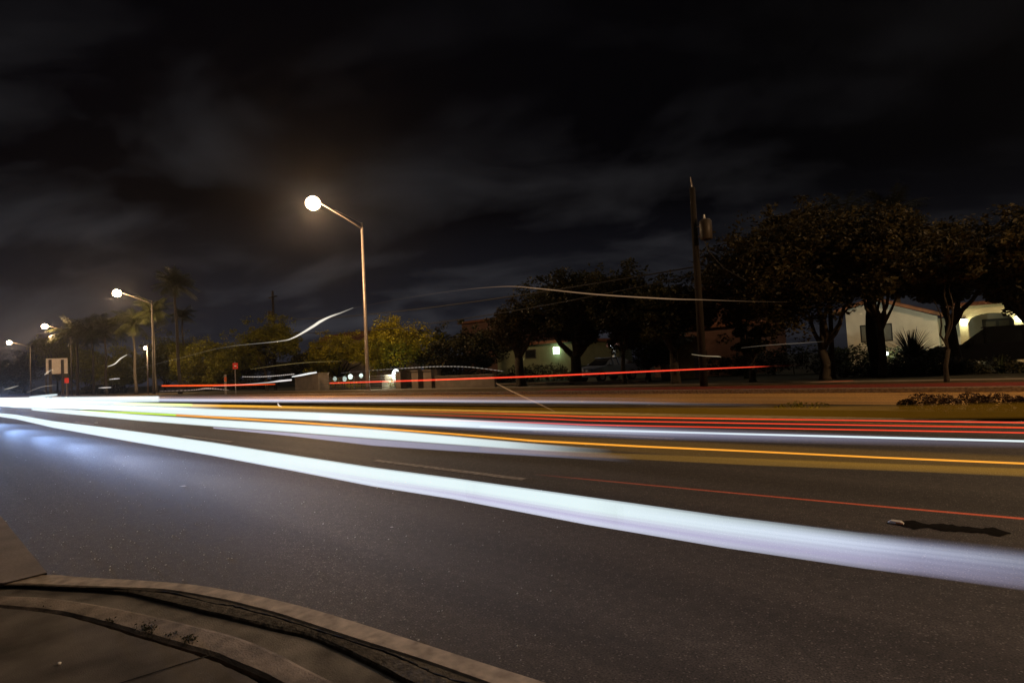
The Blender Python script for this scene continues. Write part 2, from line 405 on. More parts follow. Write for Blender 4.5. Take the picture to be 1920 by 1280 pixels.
# light concrete apron wedge at the far left
a1, a2, a3, a4 = G(0, 966, .07), G(88, 1074, .07), G(10, 1093, .07), G(-60, 1096, .07)
dl = (a1 - a2); ap = [a2, a3, a4, a4 + Vector((-6, -1.2, 0)), a1 + dl * 2]
m = MB(); m.poly([p + Vector((0, 0, .004)) for p in ap]); m.loft([[p + Vector((0, 0, .004)) for p in (ap[0], ap[-1])], [p + Vector((0, 0, -.14)) for p in (ap[0], ap[-1])]])
tag(m.build('apron', mat('apron_concrete', (.24, .20, .165), .85, 3, .25, .4, 40)), kind='structure')
strip('near_gutter', -3, .62, .02, M_conc2, x0=-420, x1=-14)


# ------------------------------------------------------------------ street lamps
LH = 12.95
def make_lamp(x, y=23.0):
    r = thing('street_lamp', 'tall street lamp nearest the camera with a glaring orange light', 'street lamp', (x, y, .12), 'street lamps along the far side of the road')
    MB().tube([(x, y, .12), (x, y, .5), (x, y, 11.85)], [.17, .14, .085], 14).build('pole', M_galv, r, True)
    MB().tube([(x, y, .12), (x, y, .2)], [.26, .22], 12).build('base', M_galv, r)
    a = []
    for k in range(9):
        t = k / 8; a.append((x + .2 * t, y - 3.3 * t, 11.75 + 1.22 * t ** .9))
    MB().tube(a, [.06 - .015 * k / 8 for k in range(9)], 8).build('arm', M_galv, r, True)
    b = [(x, y, 12.15), (x + .05, y - 1.1, 12.45), (x + .13, y - 2.2, 12.72)]
    MB().tube(b, .022, 6).tube([(x, y, 11.8), (x, y, 12.2)], [.07, .05], 8).build('brace', M_galv, r, True)
    h = MB(); hx, hy = x + .2, y - 3.3
    ys = [0, -.15, -.4, -.75, -.95]; ws = [.06, .15, .27, .27, .06]; hs = [.05, .09, .13, .12, .03]
    rings = []
    for yy, ww, hh in zip(ys, ws, hs):
        rings.append([Vector((hx + ww * math.cos(q), hy + yy, LH + hh * max(math.sin(q), -.25) + .02)) for q in [2 * math.pi * j / 12 for j in range(13)]])
    h.loft(rings).build('head', M_galv, r, True)
    b = MB(); b.sphere((hx, hy - .55, LH - .08), .47, 22, 14, .95); b.build('lens', E_lamp, r, True)
    lamp('POINT', 'lamp_light', (hx, hy - .55, LH - .62), 5600, (1.0, .61, .31), r, .14)
    return r
SL1 = make_lamp(-35.0)
LAMPX = [(-83.6, 'second street lamp down the road, its arm beside the palms', None),
         (-132.3, 'third street lamp, a small pinkish light over the signboard', 'pink'),
         (-177.5, 'most distant street lamp, small bright light at the left edge', None)]
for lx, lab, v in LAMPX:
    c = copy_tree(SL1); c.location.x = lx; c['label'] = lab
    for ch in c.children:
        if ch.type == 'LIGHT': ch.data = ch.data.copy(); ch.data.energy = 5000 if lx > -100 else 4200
        elif ch.name.startswith(('pole', 'base')): ch.data = ch.data.copy(); ch.data.materials[0] = M_dkpole  # dimness of the farther poles put into a darker material
# the next lamp of the same row stands just beyond the right edge of the picture
c = copy_tree(SL1); c.location.x = 13.6; c['label'] = 'street lamp of the row standing beyond the right edge of the picture'
for ch in c.children:
    if ch.type == 'LIGHT': ch.data = ch.data.copy(); ch.data.energy = 9500
# shorter lamp among the palms
p = W(276, 652, 22.3)
r = thing('street_lamp', 'short post lamp glowing among the palm trunks', 'street lamp', (p.x, p.y, .12))
MB().tube([(p.x, p.y, .12), (p.x, p.y, p.z)], [.09, .06], 8).build('pole', M_galv, r, True)
MB().tube([(p.x, p.y, p.z - .1), (p.x, p.y, p.z + .02), (p.x, p.y, p.z + .3)], [.12, .2, .1], 10).build('head', M_galv, r)
MB().sphere((p.x, p.y - .22, p.z), .19, 12, 8).build('lens', E_lamp, r, True)
lamp('POINT', 'lamp_light', (p.x, p.y - .5, p.z), 700, (1, .72, .42), r, .2)


# ------------------------------------------------------------------ vegetation
def leaves(mb, c, r, n, size, rd, sq=(1, 1, .8), shell=.45):
    v, f = mb.v, mb.f
    for _ in range(n):
        th = rd.uniform(0, 2 * math.pi); u = rd.uniform(-1, 1); q = math.sqrt(1 - u * u); rr = r * (shell + (1 - shell) * rd.random() ** .6)
        px, py, pz = c[0] + rr * q * math.cos(th) * sq[0], c[1] + rr * q * math.sin(th) * sq[1], c[2] + rr * u * sq[2]
        a, b, e = rd.uniform(0, 6.28), rd.uniform(-1, 1), rd.uniform(0, 6.28)
        s1 = size * rd.uniform(.6, 1.5); s2 = s1 * .5
        d1 = Vector((math.cos(a), math.sin(a), b)).normalized() * s1
        d2 = Vector((math.cos(e), math.sin(e), rd.uniform(-.8, .8))); d2 = (d2 - d2.project(d1)).normalized() * s2
        k = len(v)
        v.extend([(px - d1.x, py - d1.y, pz - d1.z), (px - d2.x, py - d2.y, pz - d2.z), (px + d1.x, py + d1.y, pz + d1.z), (px + d2.x, py + d2.y, pz + d2.z)])
        f.append((k, k + 1, k + 2, k + 3))


def limb(mb, a, b, r0, r1, rd, k=6, wob=.12):
    a, b = Vector(a), Vector(b); L_ = (b - a).length; pts = []
    for i in range(k + 1):
        t = i / k; w_ = wob * L_ * math.sin(math.pi * t)
        pts.append(a.lerp(b, t) + Vector((rd.uniform(-1, 1), rd.uniform(-1, 1), rd.uniform(-.3, .6))) * w_ * .5)
    pts[0], pts[-1] = a, b
    mb.tube(pts, [r0 + (r1 - r0) * i / k for i in range(k + 1)], 7)


def tree(label, base, crown, n_cl, n_leaf, size, leafm, seed, trunk_r=.16, forks=None, cat='tree', group=None, name='tree', fork_h=None, clump=.34):
    """crown = (x0,x1,z0,z1,depth) in metres; forks = explicit list of limb tips (x,z)"""
    rd = random.Random(seed); base = Vector(base)
    x0, x1, z0, z1, dp = crown
    r = thing(name, label, cat, base, group)
    cxm, czm = (x0 + x1) / 2, (z0 + z1) / 2; rx, rz = (x1 - x0) / 2, (z1 - z0) / 2
    cl = []; lm = MB()
    tries = 0
    while len(cl) < n_cl and tries < 3000:
        tries += 1
        u, w_, t = rd.uniform(-1, 1), rd.uniform(-1, 1), rd.uniform(-1, 1)
        d = u * u + w_ * w_ + t * t
        if d > 1 or (w_ < -.35 and rd.random() < .35) or d < .12: continue
        q = rd.uniform(.75, 1.3) * clump * min(rx, rz * 1.3)
        cl.append((Vector((cxm + u * (rx - q * .7), base.y + t * (dp - q * .5), czm + w_ * (rz - q * .5))), q))
    for c, q in cl:
        k = int((3.6 if seed >= 34 else 1.7) * n_leaf * rd.uniform(.6, 1.4) / n_cl)
        leaves(lm, c, q, k, size * 1.15, rd, (rd.uniform(1, 1.5), rd.uniform(.9, 1.3), rd.uniform(.55, .9)))
        for _ in range(3):
            off = Vector((rd.uniform(-1, 1), rd.uniform(-1, 1), rd.uniform(-.6, .8))).normalized() * q * 1.15
            leaves(lm, c + off, q * .42, k // 7, size * .9, rd)
    for _ in range(n_cl):   # ragged outer sprays
        th = rd.uniform(-.35, math.pi + .35); w_ = rd.uniform(-1, .7); e_ = rd.uniform(.92, 1.14)
        c = Vector((cxm + rx * e_ * math.cos(th), base.y + w_ * dp * .6, czm + rz * e_ * math.sin(th)))
        leaves(lm, c, rd.uniform(.15, .34) * min(rx, rz), max(12, n_leaf // (n_cl * 6)), size, rd, (1.3, 1, .8), .1)
    tk = MB(); fz = fork_h if fork_h else base.z + (z0 - base.z) * rd.uniform(.6, .8) + .2
    ft = Vector((base.x + rd.uniform(-.15, .15), base.y, fz))
    tk.tube([base + Vector((0, 0, -.1)), base + Vector((0, 0, .15)), base.lerp(ft, .5) + Vector((rd.uniform(-.1, .1), 0, 0)), ft], [trunk_r * 1.5, trunk_r * 1.08, trunk_r * .9, trunk_r * .8], 10)
    tips = forks if forks else [tuple(c) for c, q in rd.sample(cl, min(7, len(cl)))]
    for tp in tips: limb(tk, ft - Vector((0, 0, .1)), tp, trunk_r * .55, trunk_r * .12, rd)
    tk.build('trunk', M_bark, r, True)
    lm.build('crown', leafm, r)
    return r


def ptree(label, bx, by, Y, box, depthm, *a, **k):
    """base and crown box given by where the tree stands in the photo, at distance Y across the road"""
    b = W(bx, by, Y); b.z = .11
    xl, xr = W(box[0], (box[2] + box[3]) / 2, Y).x, W(box[1], (box[2] + box[3]) / 2, Y).x
    xm = (box[0] + box[1]) / 2
    zt, zb = W(xm, box[2], Y).z, W(xm, box[3], Y).z
    return tree(label, b, (xl, xr, zb, zt, depthm), *a, **k)


# right-hand street trees (crowns run together)
ptree('twin trunked street tree right of the utility pole, crown rising highest', 1548, 715, 26.2, (1330, 1650, 415, 625), 2.6, 46, 15000, .085, M_leafO, 11, trunk_r=.20,
      forks=[W(1495, 555, 26.4), W(1512, 470, 26), W(1600, 560, 26), W(1560, 470, 25.6), W(1640, 500, 27)], fork_h=1.35)
ptree('small leafy tree whose crown tops the dark street trees, thin leaning stem', 1562, 700, 27.4, (1440, 1560, 378, 470), 1.3, 9, 2600, .085, M_leafO, 12, trunk_r=.10)
ptree('broad street tree in front of the white gable house', 1655, 705, 27.2, (1550, 1750, 405, 585), 2.6, 34, 12000, .085, M_leafO, 13, trunk_r=.15)
ptree('thick trunked street tree beside the arched porch', 1793, 668, 29.5, (1680, 1865, 425, 580), 2.6, 32, 11000, .085, M_leafO, 14, trunk_r=.24,
      forks=[W(1745, 520, 29), W(1800, 500, 29.5), W(1850, 520, 29)])
ptree('street tree with thin forked stem near the dark parked van', 1777, 735, 22.8, (1700, 1840, 440, 560), 1.2, 9, 2400, .07, M_leafO, 15, trunk_r=.07,
      forks=[W(1750, 560, 22.8), W(1785, 520, 22.8), W(1765, 500, 22.5)], fork_h=W(1770, 655, 22.8).z)
ptree('street tree cut off by the right edge above the parked van', 1945, 690, 27, (1820, 2060, 405, 585), 2.8, 36, 12000, .085, M_leafO, 16, trunk_r=.2)
# dark tall palms silhouetted behind
# centre trees
ptree('clipped round tree with a pale thick trunk left of the dark group', 978, 725, 25.6, (936, 1022, 570, 655), 1.7, 16, 5200, .075, M_leafY and M_leafO, 21, trunk_r=.30, clump=.42)
ptree('wide dark tree with crown over the lit white wall', 1080, 725, 27, (985, 1170, 518, 650), 2.8, 34, 12000, .09, M_leaf, 22, trunk_r=.36)
ptree('dark tree behind the wire left of the utility pole', 1172, 735, 26.2, (1110, 1240, 505, 650), 2.2, 24, 8000, .09, M_leaf, 23, trunk_r=.12)
ptree('dark low crowned tree touching the utility pole', 1268, 722, 25.2, (1190, 1335, 525, 640), 1.8, 24, 8000, .08, M_leaf, 24, trunk_r=.22)
ptree('drooping dark tree in front of the arched pink house', 1215, 705, 29.5, (1150, 1275, 560, 690), 2, 16, 4200, .09, M_leaf, 25, trunk_r=.15)
ptree('dark hanging boughs of the tree right of the utility pole', 1400, 700, 29.2, (1330, 1440, 480, 625), 1.7, 12, 3400, .085, M_leaf, 26, trunk_r=.12)
ptree('short sturdy tree stump with a small dark crown by the kerb', 1412, 720, 25.5, (1370, 1445, 600, 680), 1.1, 8, 1600, .07, M_leaf, 27, trunk_r=.13)
# trees behind the garden wall
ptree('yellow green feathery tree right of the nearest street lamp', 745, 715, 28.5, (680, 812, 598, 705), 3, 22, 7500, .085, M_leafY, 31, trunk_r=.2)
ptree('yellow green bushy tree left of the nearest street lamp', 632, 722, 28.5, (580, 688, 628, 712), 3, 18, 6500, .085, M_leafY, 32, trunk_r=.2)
ptree('dark tree between the yellow tree and the flat roofed house', 858, 722, 30, (805, 945, 608, 712), 3, 22, 6500, .10, M_leaf, 33, trunk_r=.2)
ptree('slender open tree beside the thin utility pole', 500, 735, 26, (452, 542, 598, 688), 2.2, 14, 3000, .10, M_leafG, 34, trunk_r=.13)
ptree('low dark tree in the gap behind the slender open tree', 560, 730, 38, (528, 602, 655, 728), 3, 12, 3200, .14, M_leaf, 35, trunk_r=.2)
ptree('rounded dark tree right of the tallest palm', 372, 735, 30, (338, 462, 632, 735), 4, 20, 5000, .13, M_leafG, 36, trunk_r=.2)
ptree('pale green tree behind the tallest palm', 310, 738, 32, (290, 360, 618, 725), 4, 14, 4200, .13, M_leafG, 37, trunk_r=.2)
ptree('bushy tree behind the short post lamp', 232, 738, 34, (196, 285, 652, 738), 5, 16, 4200, .15, M_leafG, 38, trunk_r=.2)
ptree('broad dark tree behind the row of palms', 165, 738, 40, (118, 235, 642, 738), 6, 18, 4200, .19, M_leafG, 39, trunk_r=.3)
ptree('rounded tree above the blank signboard', 108, 738, 40, (72, 145, 618, 700), 5, 16, 3800, .19, M_leafG, 40, trunk_r=.3)
ptree('low dark tree left of the blank signboard', 48, 740, 44, (20, 92, 655, 740), 6, 14, 3000, .26, M_leaf, 41, trunk_r=.3)
ptree('faint distant tree at the far left edge', 0, 742, 50, (-40, 32, 668, 742), 8, 12, 2600, .38, M_leaf, 42, trunk_r=.4)
ptree('dark tree filling the background behind the red and orange posts', 425, 733, 44, (385, 540, 655, 735), 6, 20, 4200, .18, M_leaf, 43, trunk_r=.3)


def frond(mb, base, az, el, L_, wd, rd, nseg=9, droop=1.0):
    p = Vector(base); d = Vector((math.cos(az) * math.cos(el), math.sin(az) * math.cos(el), math.sin(el))); st = L_ / nseg
    side = Vector((-math.sin(az), math.cos(az), 0)); pts = [p.copy()]
    for i in range(nseg):
        p = p + d * st; pts.append(p.copy()); d = (d + Vector((0, 0, -.15 * droop))).normalized()
    mb.tube(pts, [.03 * (1 - .8 * i / nseg) + .004 for i in range(nseg + 1)], 4)
    for i in range(1, nseg + 1):
        t = i / nseg; w_ = wd * math.sin(math.pi * min(1, .15 + .85 * t)) ** .6 * (1 if t < .9 else .6)
        dd = (pts[i] - pts[i - 1]).normalized()
        for j in range(3):
            a = pts[i - 1].lerp(pts[i], j / 3)
            for sg in (-1, 1):
                tip = a + side * sg * w_ * rd.uniform(.75, 1.1) + dd * w_ * .5 + Vector((0, 0, -w_ * rd.uniform(.25, .75)))
                k = dd * (st * .12)
                mb.add([a - k, a + k, tip], [(0, 1, 2)])


def palm(label, bx, by, tx, ty, Y, L_, nf, seed, tr=.17, m=M_palm, group='palms along the far kerb', trm=M_palmbark):
    rd = random.Random(seed); b = W(bx, by, Y); b.z = .11; t = W(tx, ty, Y)
    r = thing('palm_tree', label, 'palm tree', b, group)
    pts = [b.lerp(t, k / 10) for k in range(11)]
    for k in range(1, 10): pts[k] += Vector((.1 * math.sin(k * .5 + seed), .05 * math.cos(k), 0))
    MB().tube(pts, [tr * (1.35 if k == 0 else 1.05 - .04 * k) for k in range(11)], 9).build('trunk', trm, r, True)
    sh = MB().tube([t - Vector((0, 0, .1)), t + Vector((0, 0, .45)), t + Vector((0, 0, 1.1))], [tr * .8, tr * .9, tr * .3], 8)
    sh.build('crownshaft', M_palm, r, True)
    f = MB(); t2 = t + Vector((0, 0, .8)); nf = int(nf * 2.4)
    for i in range(nf):
        az = 2 * math.pi * i / nf + rd.uniform(-.25, .25); el = rd.choice([1.15, .9, .6, .3, -.1]) + rd.uniform(-.15, .15)
        frond(f, t2, az, el, L_ * rd.uniform(.8, 1.1), L_ * .30, rd)
    f.build('fronds', m, r)
    return r


palm('tallest palm with slender trunk and wind-blown fronds', 338, 735, 328, 548, 22.5, 2.9, 17, 1, .19)
palm('palm behind the second street lamp, its crown half hiding the arm', 292, 738, 287, 598, 24, 3.3, 15, 2, .2)
palm('palm just left of the second street lamp post', 256, 738, 250, 618, 22.5, 3.3, 15, 3, .2)
palm('palm third from the left of the low palm row', 200, 738, 197, 630, 23, 4.2, 16, 4, .2)
palm('palm in the middle of the low palm row', 176, 740, 173, 632, 24, 4.6, 16, 5, .2)
palm('leftmost palm of the low palm row, pale trunk right of the signboard', 146, 740, 144, 636, 23.5, 5.0, 16, 6, .22)
palm('small distant palm crown between the two taller palms', 346, 735, 342, 600, 31, 2.5, 12, 7, .15)
palm('dark palm trunk standing in front of the white gable wall', 1640, 672, 1634, 545, 29.3, 1.8, 10, 8, .27, M_dkleaf, None, M_dkbark)
palm('tall palm behind the street trees, a dark crown above them', 1605, 650, 1583, 432, 44, 2.6, 14, 9, .2, M_dkleaf, None)
palm('palm behind the broad tree, dark crown against black sky', 1690, 650, 1673, 425, 46, 2.6, 14, 10, .2, M_dkleaf, None)


def shrub(label, px, py, Y, wd, h, n_, size, m, seed, cat='shrub', name='shrub', group=None):
    rd = random.Random(seed); b = W(px, py, Y); b.z = .10
    r = thing(name, label, cat, b, group); mb = MB()
    k = max(3, min(40, int(wd / (h * .5))))
    h0 = h
    for i in range(k):
        h = h0 * (.45 + .55 * math.sin(math.pi * (i + .5) / k) ** .5) * rd.uniform(.7, 1.15)
        c = (b.x + (i + .5) / k * wd - wd / 2 + rd.uniform(-.1, .1), b.y + rd.uniform(-.3, .3), b.z + h * rd.uniform(.35, .6))
        leaves(mb, c, h * rd.uniform(.45, .62), n_ // k, size, rd, (1.3, 1, .9))
    st = MB()
    st.tube([(b.x - wd / 2, b.y, b.z - .02), (b.x + wd / 2, b.y, b.z - .02)], .03, 5)
    for i in range(k):
        xx = b.x + (i + .5) / k * wd - wd / 2
        st.tube([(xx, b.y, b.z - .05), (xx + rd.uniform(-.1, .1), b.y, b.z + h * .6)], [.03, .01], 5)
    st.build('stems', M_bark, r); mb.build('foliage', m, r); return r


def rosette(label, px, py, Y, L_, nf, m, seed, wd=.08, zc=None, cat='plant', name='spiky_plant'):
    rd = random.Random(seed); b = W(px, py, Y); b.z = .10 if zc is None else zc
    r = thing(name, label, cat, Vector((b.x, b.y, .1))); mb = MB()
    for i in range(nf):
        az = rd.uniform(0, 6.28); el = rd.uniform(.15, 1.4); p = b.copy(); d = Vector((math.cos(az) * math.cos(el), math.sin(az) * math.cos(el), math.sin(el)))
        side = Vector((-math.sin(az), math.cos(az), 0)); a = []; c = []
        for k in range(6):
            w_ = wd * (1 - k / 5.2) + .003; a.append(p - side * w_); c.append(p + side * w_); p = p + d * (L_ * rd.uniform(.85, 1.1) / 5); d = (d + Vector((0, 0, -.10))).normalized()
        mb.loft([a, c])
    mb.build('leaves', m, r)
    if zc is not None:
        MB().tube([(b.x, b.y, .05), (b.x, b.y, zc)], [.12, .09], 7).build('trunk', M_bark, r)
    return r


# garden planting in front of the gable house
p = W(1708, 640, 31)
rosette('wide dark fan palm bush in front of the white gable wall', 1708, 650, 30.5, 1.45, 150, M_dkleaf, 51, .055, zc=.75, cat='palm bush', name='fan_palm')
shrub('dark bush growing round the foot of the fan palm', 1700, 668, 31.2, 3.0, 1.45, 3600, .07, M_leaf, 70)
rosette('spiky plant lit by the garden spotlight', 1655, 700, 29.3, .9, 34, M_agave, 52, .05)
rosette('spiky plant under the dark palm trunk', 1636, 690, 30, 1.0, 34, M_agave, 53, .05)
rosette('spiky pale plant at the bed below the parked van', 1878, 690, 29, .8, 30, M_agave, 54, .05)
shrub('low hedge at the left end of the front garden bed', 1650, 700, 28.6, 3.2, .75, 2600, .05, M_leaf, 55)
shrub('low dark hedge in the middle of the front garden bed', 1745, 695, 28.8, 3.4, .85, 2600, .05, M_leaf, 56)
shrub('low hedge below the dark parked van', 1850, 692, 28.9, 3.4, .7, 2600, .05, M_leaf, 57)
shrub('shrubs beside the lit corner of the gable house', 1762, 660, 33.6, 2.4, 1.1, 1600, .06, M_leaf, 58)
shrub('tall dark hedge left of the gable house', 1585, 668, 33, 2.6, 1.9, 2200, .07, M_leaf, 59)
shrub('tall dark hedge behind the twin trunked tree', 1450, 680, 34, 7.5, 2.1, 4200, .08, M_leaf, 60)
shrub('dark hedge under the lit white wall', 1010, 700, 33, 6.5, 1.35, 3800, .07, M_leaf, 61)
shrub('dark hedge left of the pale thick trunk', 900, 705, 33, 6, 1.4, 3200, .07, M_leaf, 62)
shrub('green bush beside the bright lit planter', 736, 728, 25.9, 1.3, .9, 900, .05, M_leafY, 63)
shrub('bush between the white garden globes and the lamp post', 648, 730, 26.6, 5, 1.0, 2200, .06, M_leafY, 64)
shrub('reddish croton bush on the median at the right edge', 1905, 798, 12.8, 3.2, .42, 9000, .022, M_redleaf, 65)
shrub('small tuft of weeds on the median left of the croton bush', 1500, 790, 13.1, .9, .16, 500, .022, M_leafY, 66)
shrub('dark shrubs behind the orange marker post', 455, 738, 30, 12, 1.5, 3200, .10, M_leaf, 68)
shrub('dark hedge beneath the row of palms', 190, 742, 27, 30, 1.8, 4200, .18, M_leaf, 69)
# weeds in the kerb groove
def weed(label, px, py, sz, n_, seed):
    rd = random.Random(seed); b = G(px, py, .03); mb = MB()
    for i in range(n_):
        q = b + Vector((rd.gauss(0, sz * .5), rd.gauss(0, sz * .2), 0)); az = rd.uniform(0, 6.28); h = sz * rd.uniform(.3, .9)
        d = Vector((math.cos(az) * .7, math.sin(az) * .7, 1)) * h * .6; sd_ = Vector((-math.sin(az), math.cos(az), 0)) * .003
        mb.add([q - sd_, q + sd_, q + d], [(0, 1, 2)])
        leaves(mb, q + d, .006, 2, .006, rd)
    o = mb.build('weed', M_leaf); tag(o, label, 'weed', 'weeds in the kerb groove'); return o
weed('tiny weed at the left end of the kerb groove', 205, 1166, .05, 26, 1)
weed('small weed with reddish base growing in the kerb groove', 90, 1141, .03, 14, 5)
weed('largest leafy weed growing out of the kerb groove', 278, 1186, .075, 80, 2)
weed('sparse weed right of the largest weed in the groove', 322, 1197, .05, 30, 3)
weed('leafy weed at the right end of the groove plants', 356, 1205, .06, 60, 4)


# ------------------------------------------------------------------ buildings
def wx(px, py, Y): return W(px, py, Y).x
def wz(px, py, Y): return W(px, py, Y).z
GZ = .1
Y0 = 38.0
loc = Vector((wx(1675, 640, Y0), Y0, GZ))
hs = thing('gable_house', 'white stucco house with low gable and arched porch between two lit wall lamps', 'house', loc)
xl, xr, xp = wx(1589, 640, Y0), wx(1761, 640, Y0), wx(1644, 600, Y0)
zl, zr, zp = wz(1589, 581, Y0), wz(1761, 592, Y0), wz(1644, 564, Y0)
wx0, wx1, wz0, wz1 = wx(1613, 630, Y0), wx(1674, 630, Y0), wz(1640, 641, Y0), wz(1640, 608, Y0)
# wall with a real window opening: four pieces round the hole, gable above
m = MB()
T = .25
m.box(xl, wx0, Y0, Y0 + T, GZ, wz1); m.box(wx1, xr, Y0, Y0 + T, GZ, wz1); m.box(wx0, wx1, Y0, Y0 + T, GZ, wz0)
m.prism([(xl, Y0, wz1), (xr, Y0, wz1), (xr, Y0, zr), (xp, Y0, zp), (xl, Y0, zl)], (0, T, 0))
m.box(xr - T, xr, Y0 + T, Y0 + 11, GZ, zr - .1); m.box(xl, xl + T, Y0 + T, Y0 + 11, GZ, zl - .1)
m.build('wall', M_stuccoW, hs)
m = MB()
ov = .35
for (ax, az, bx_, bz) in ((xl - .5, zl - .12, xp, zp + .06), (xp, zp + .06, xr + .5, zr - .10)):
    m.prism([(ax, Y0 - ov, az + .02), (bx_, Y0 - ov, bz + .02), (bx_, Y0 - ov, bz + .16), (ax, Y0 - ov, az + .16)], (0, 11.5, 0))
roof = m.build('roof', M_roof, hs)
m = MB()
for (ax, az, bx_, bz) in ((xl - .52, zl - .17, xp, zp + .01), (xp, zp + .01, xr + .52, zr - .15)):
    m.prism([(ax, Y0 - ov - .04, az), (bx_, Y0 - ov - .04, bz), (bx_, Y0 - ov - .04, bz + .17), (ax, Y0 - ov - .04, az + .17)], (0, .035, 0))
m.build('fascia', M_trim, hs)
wn = MB()
t = .07
wn.box(wx0, wx1, Y0 + .06, Y0 + .14, wz0, wz0 + t).box(wx0, wx1, Y0 + .06, Y0 + .14, wz1 - t, wz1)
wn.box(wx0, wx0 + t, Y0 + .06, Y0 + .14, wz0 + t, wz1 - t).box(wx1 - t, wx1, Y0 + .06, Y0 + .14, wz0 + t, wz1 - t)
xm = (wx0 + wx1) / 2; wn.box(xm - .03, xm + .03, Y0 + .06, Y0 + .14, wz0 + t, wz1 - t)
wf = wn.build('window', M_frame, hs)
MB().box(wx0 + t, xm - .03, Y0 + .09, Y0 + .11, wz0 + t, wz1 - t).box(xm + .03, wx1 - t, Y0 + .09, Y0 + .11, wz0 + t, wz1 - t).build('pane', M_curtain, wf)
# recessed wall between gable and porch
xa, xb = xr, wx(1802, 640, Y0)
MB().box(xa + .003, xb, Y0 + 1.2, Y0 + 1.4, GZ, zr - .1).build('side_wall', M_stuccoW, hs)
# porch with arch
YP = 37.2
px0, px1 = wx(1800, 620, YP), wx(2010, 620, YP)
pt = wz(1860, 570, YP)
ax0, ax1 = wx(1816, 620, YP), wx(1903, 620, YP); asp = wz(1816, 606, YP); atop = wz(1861, 586, YP)
m = MB(); K = 16
arc = [(ax0 + (ax1 - ax0) * i / K, asp + (atop - asp) * math.sqrt(max(0, 1 - (2 * i / K - 1) ** 2))) for i in range(K + 1)]
m.box(px0, ax0, YP, YP + .35, GZ, pt); m.box(ax1, px1, YP, YP + .35, GZ, pt)
for i in range(K):
    (xa_, za_), (xb_, zb_) = arc[i], arc[i + 1]
    m.prism([(xa_, YP, za_), (xb_, YP, zb_), (xb_, YP, pt), (xa_, YP, pt)], (0, .35, 0))
m.build('porch_wall', mat('cream_stucco', (.58, .54, .36), .9, 2, .1, .3, 30), hs)
m = MB(); m.box(ax0 - .4, ax1 + .4, YP + 1.9, YP + 2.1, GZ, pt).box(px0 + .01, px1, YP + .36, YP + 1.89, pt - .15, pt - .02)
m.build('porch_back', mat('porch_plaster', (.40, .38, .30), .9, 2, .1), hs)
MB().box(px0 - .5, px1, YP - .3, YP + 9, pt + .003, pt + .18).build('porch_roof', M_roof, hs)
dx0, dx1 = wx(1842, 610, YP + 1.9), wx(1900, 610, YP + 1.9); dz = wz(1870, 597, YP + 1.9)
d = MB(); d.box(dx0, dx1, YP + 1.82, YP + 1.897, GZ + .05, dz); dr = d.build('door', M_frame, hs)
MB().box(dx0 + .15, (dx0 + dx1) / 2 - .06, YP + 1.80, YP + 1.817, GZ + .3, dz - .12).box((dx0 + dx1) / 2 + .06, dx1 - .15, YP + 1.80, YP + 1.817, GZ + .3, dz - .12).build('pane', mat('door_glass', (.10, .09, .06), .3, 2, .3), dr)
for (lx, ly) in ((1807, 604), (1910, 596)):
    q = W(lx, ly, YP - .14)
    wl = MB().box(q.x - .06, q.x + .06, YP - .08, YP - .002, q.z - .1, q.z + .1).tube([(q.x, YP - .14, q.z + .17), (q.x, YP - .14, q.z + .26)], [.13, .04], 8).build('wall_lamp', M_frame, hs)
    MB().tube([(q.x, YP - .16, q.z - .17), (q.x, YP - .16, q.z + .16)], [.10, .13], 8).build('lamp_glass', E_wall, wl)
    lamp('POINT', 'wall_lamp_light', (q.x, YP - .5, q.z), 13, (1, .90, .45), hs, .12)

# garden spotlight on the gable wall
q = W(1660, 664, 30.0)
sg = thing('garden_spotlight', 'small garden spotlight glaring among spiky plants before the gable wall', 'spotlight', (q.x, q.y, GZ))
MB().tube([(q.x, q.y, GZ), (q.x, q.y, q.z - .08)], .02, 6).build('stake', M_frame, sg)
MB().tube([(q.x, q.y - .10, q.z - .07), (q.x, q.y + .06, q.z + .05)], [.05, .09], 10).build('housing', M_frame, sg)
MB().sphere((q.x + .05, q.y - .02, q.z + .03), .085, 10, 6).build('lens', emit('spot_lens', (.85, 1, .9), 4), sg)
tgt = Vector(((xl + xr) / 2 - .3, Y0, 2.6)); dirv = tgt - Vector((q.x, q.y + .2, q.z + .15))
lamp('SPOT', 'spot_beam', (q.x, q.y + .2, q.z + .15), 330, (.90, 1, .86), sg, .08, dirv.to_track_quat('-Z', 'Y').to_euler(), spot_size=R(100), spot_blend=1)
q = W(1786, 655, 37.5)
sg = thing('garden_spotlight', 'small lit ground lamp washing the narrow wall right of the gable house corner', 'spotlight', (q.x, q.y, GZ))
MB().tube([(q.x, q.y, GZ), (q.x, q.y, GZ + .25)], [.05, .08], 8).build('housing', M_frame, sg)
MB().sphere((q.x, q.y, GZ + .28), .08, 10, 6).build('lens', E_wall, sg)
lamp('POINT', 'lamp_light', (q.x, q.y, GZ + .5), 14, (1, .97, .72), sg, .1)


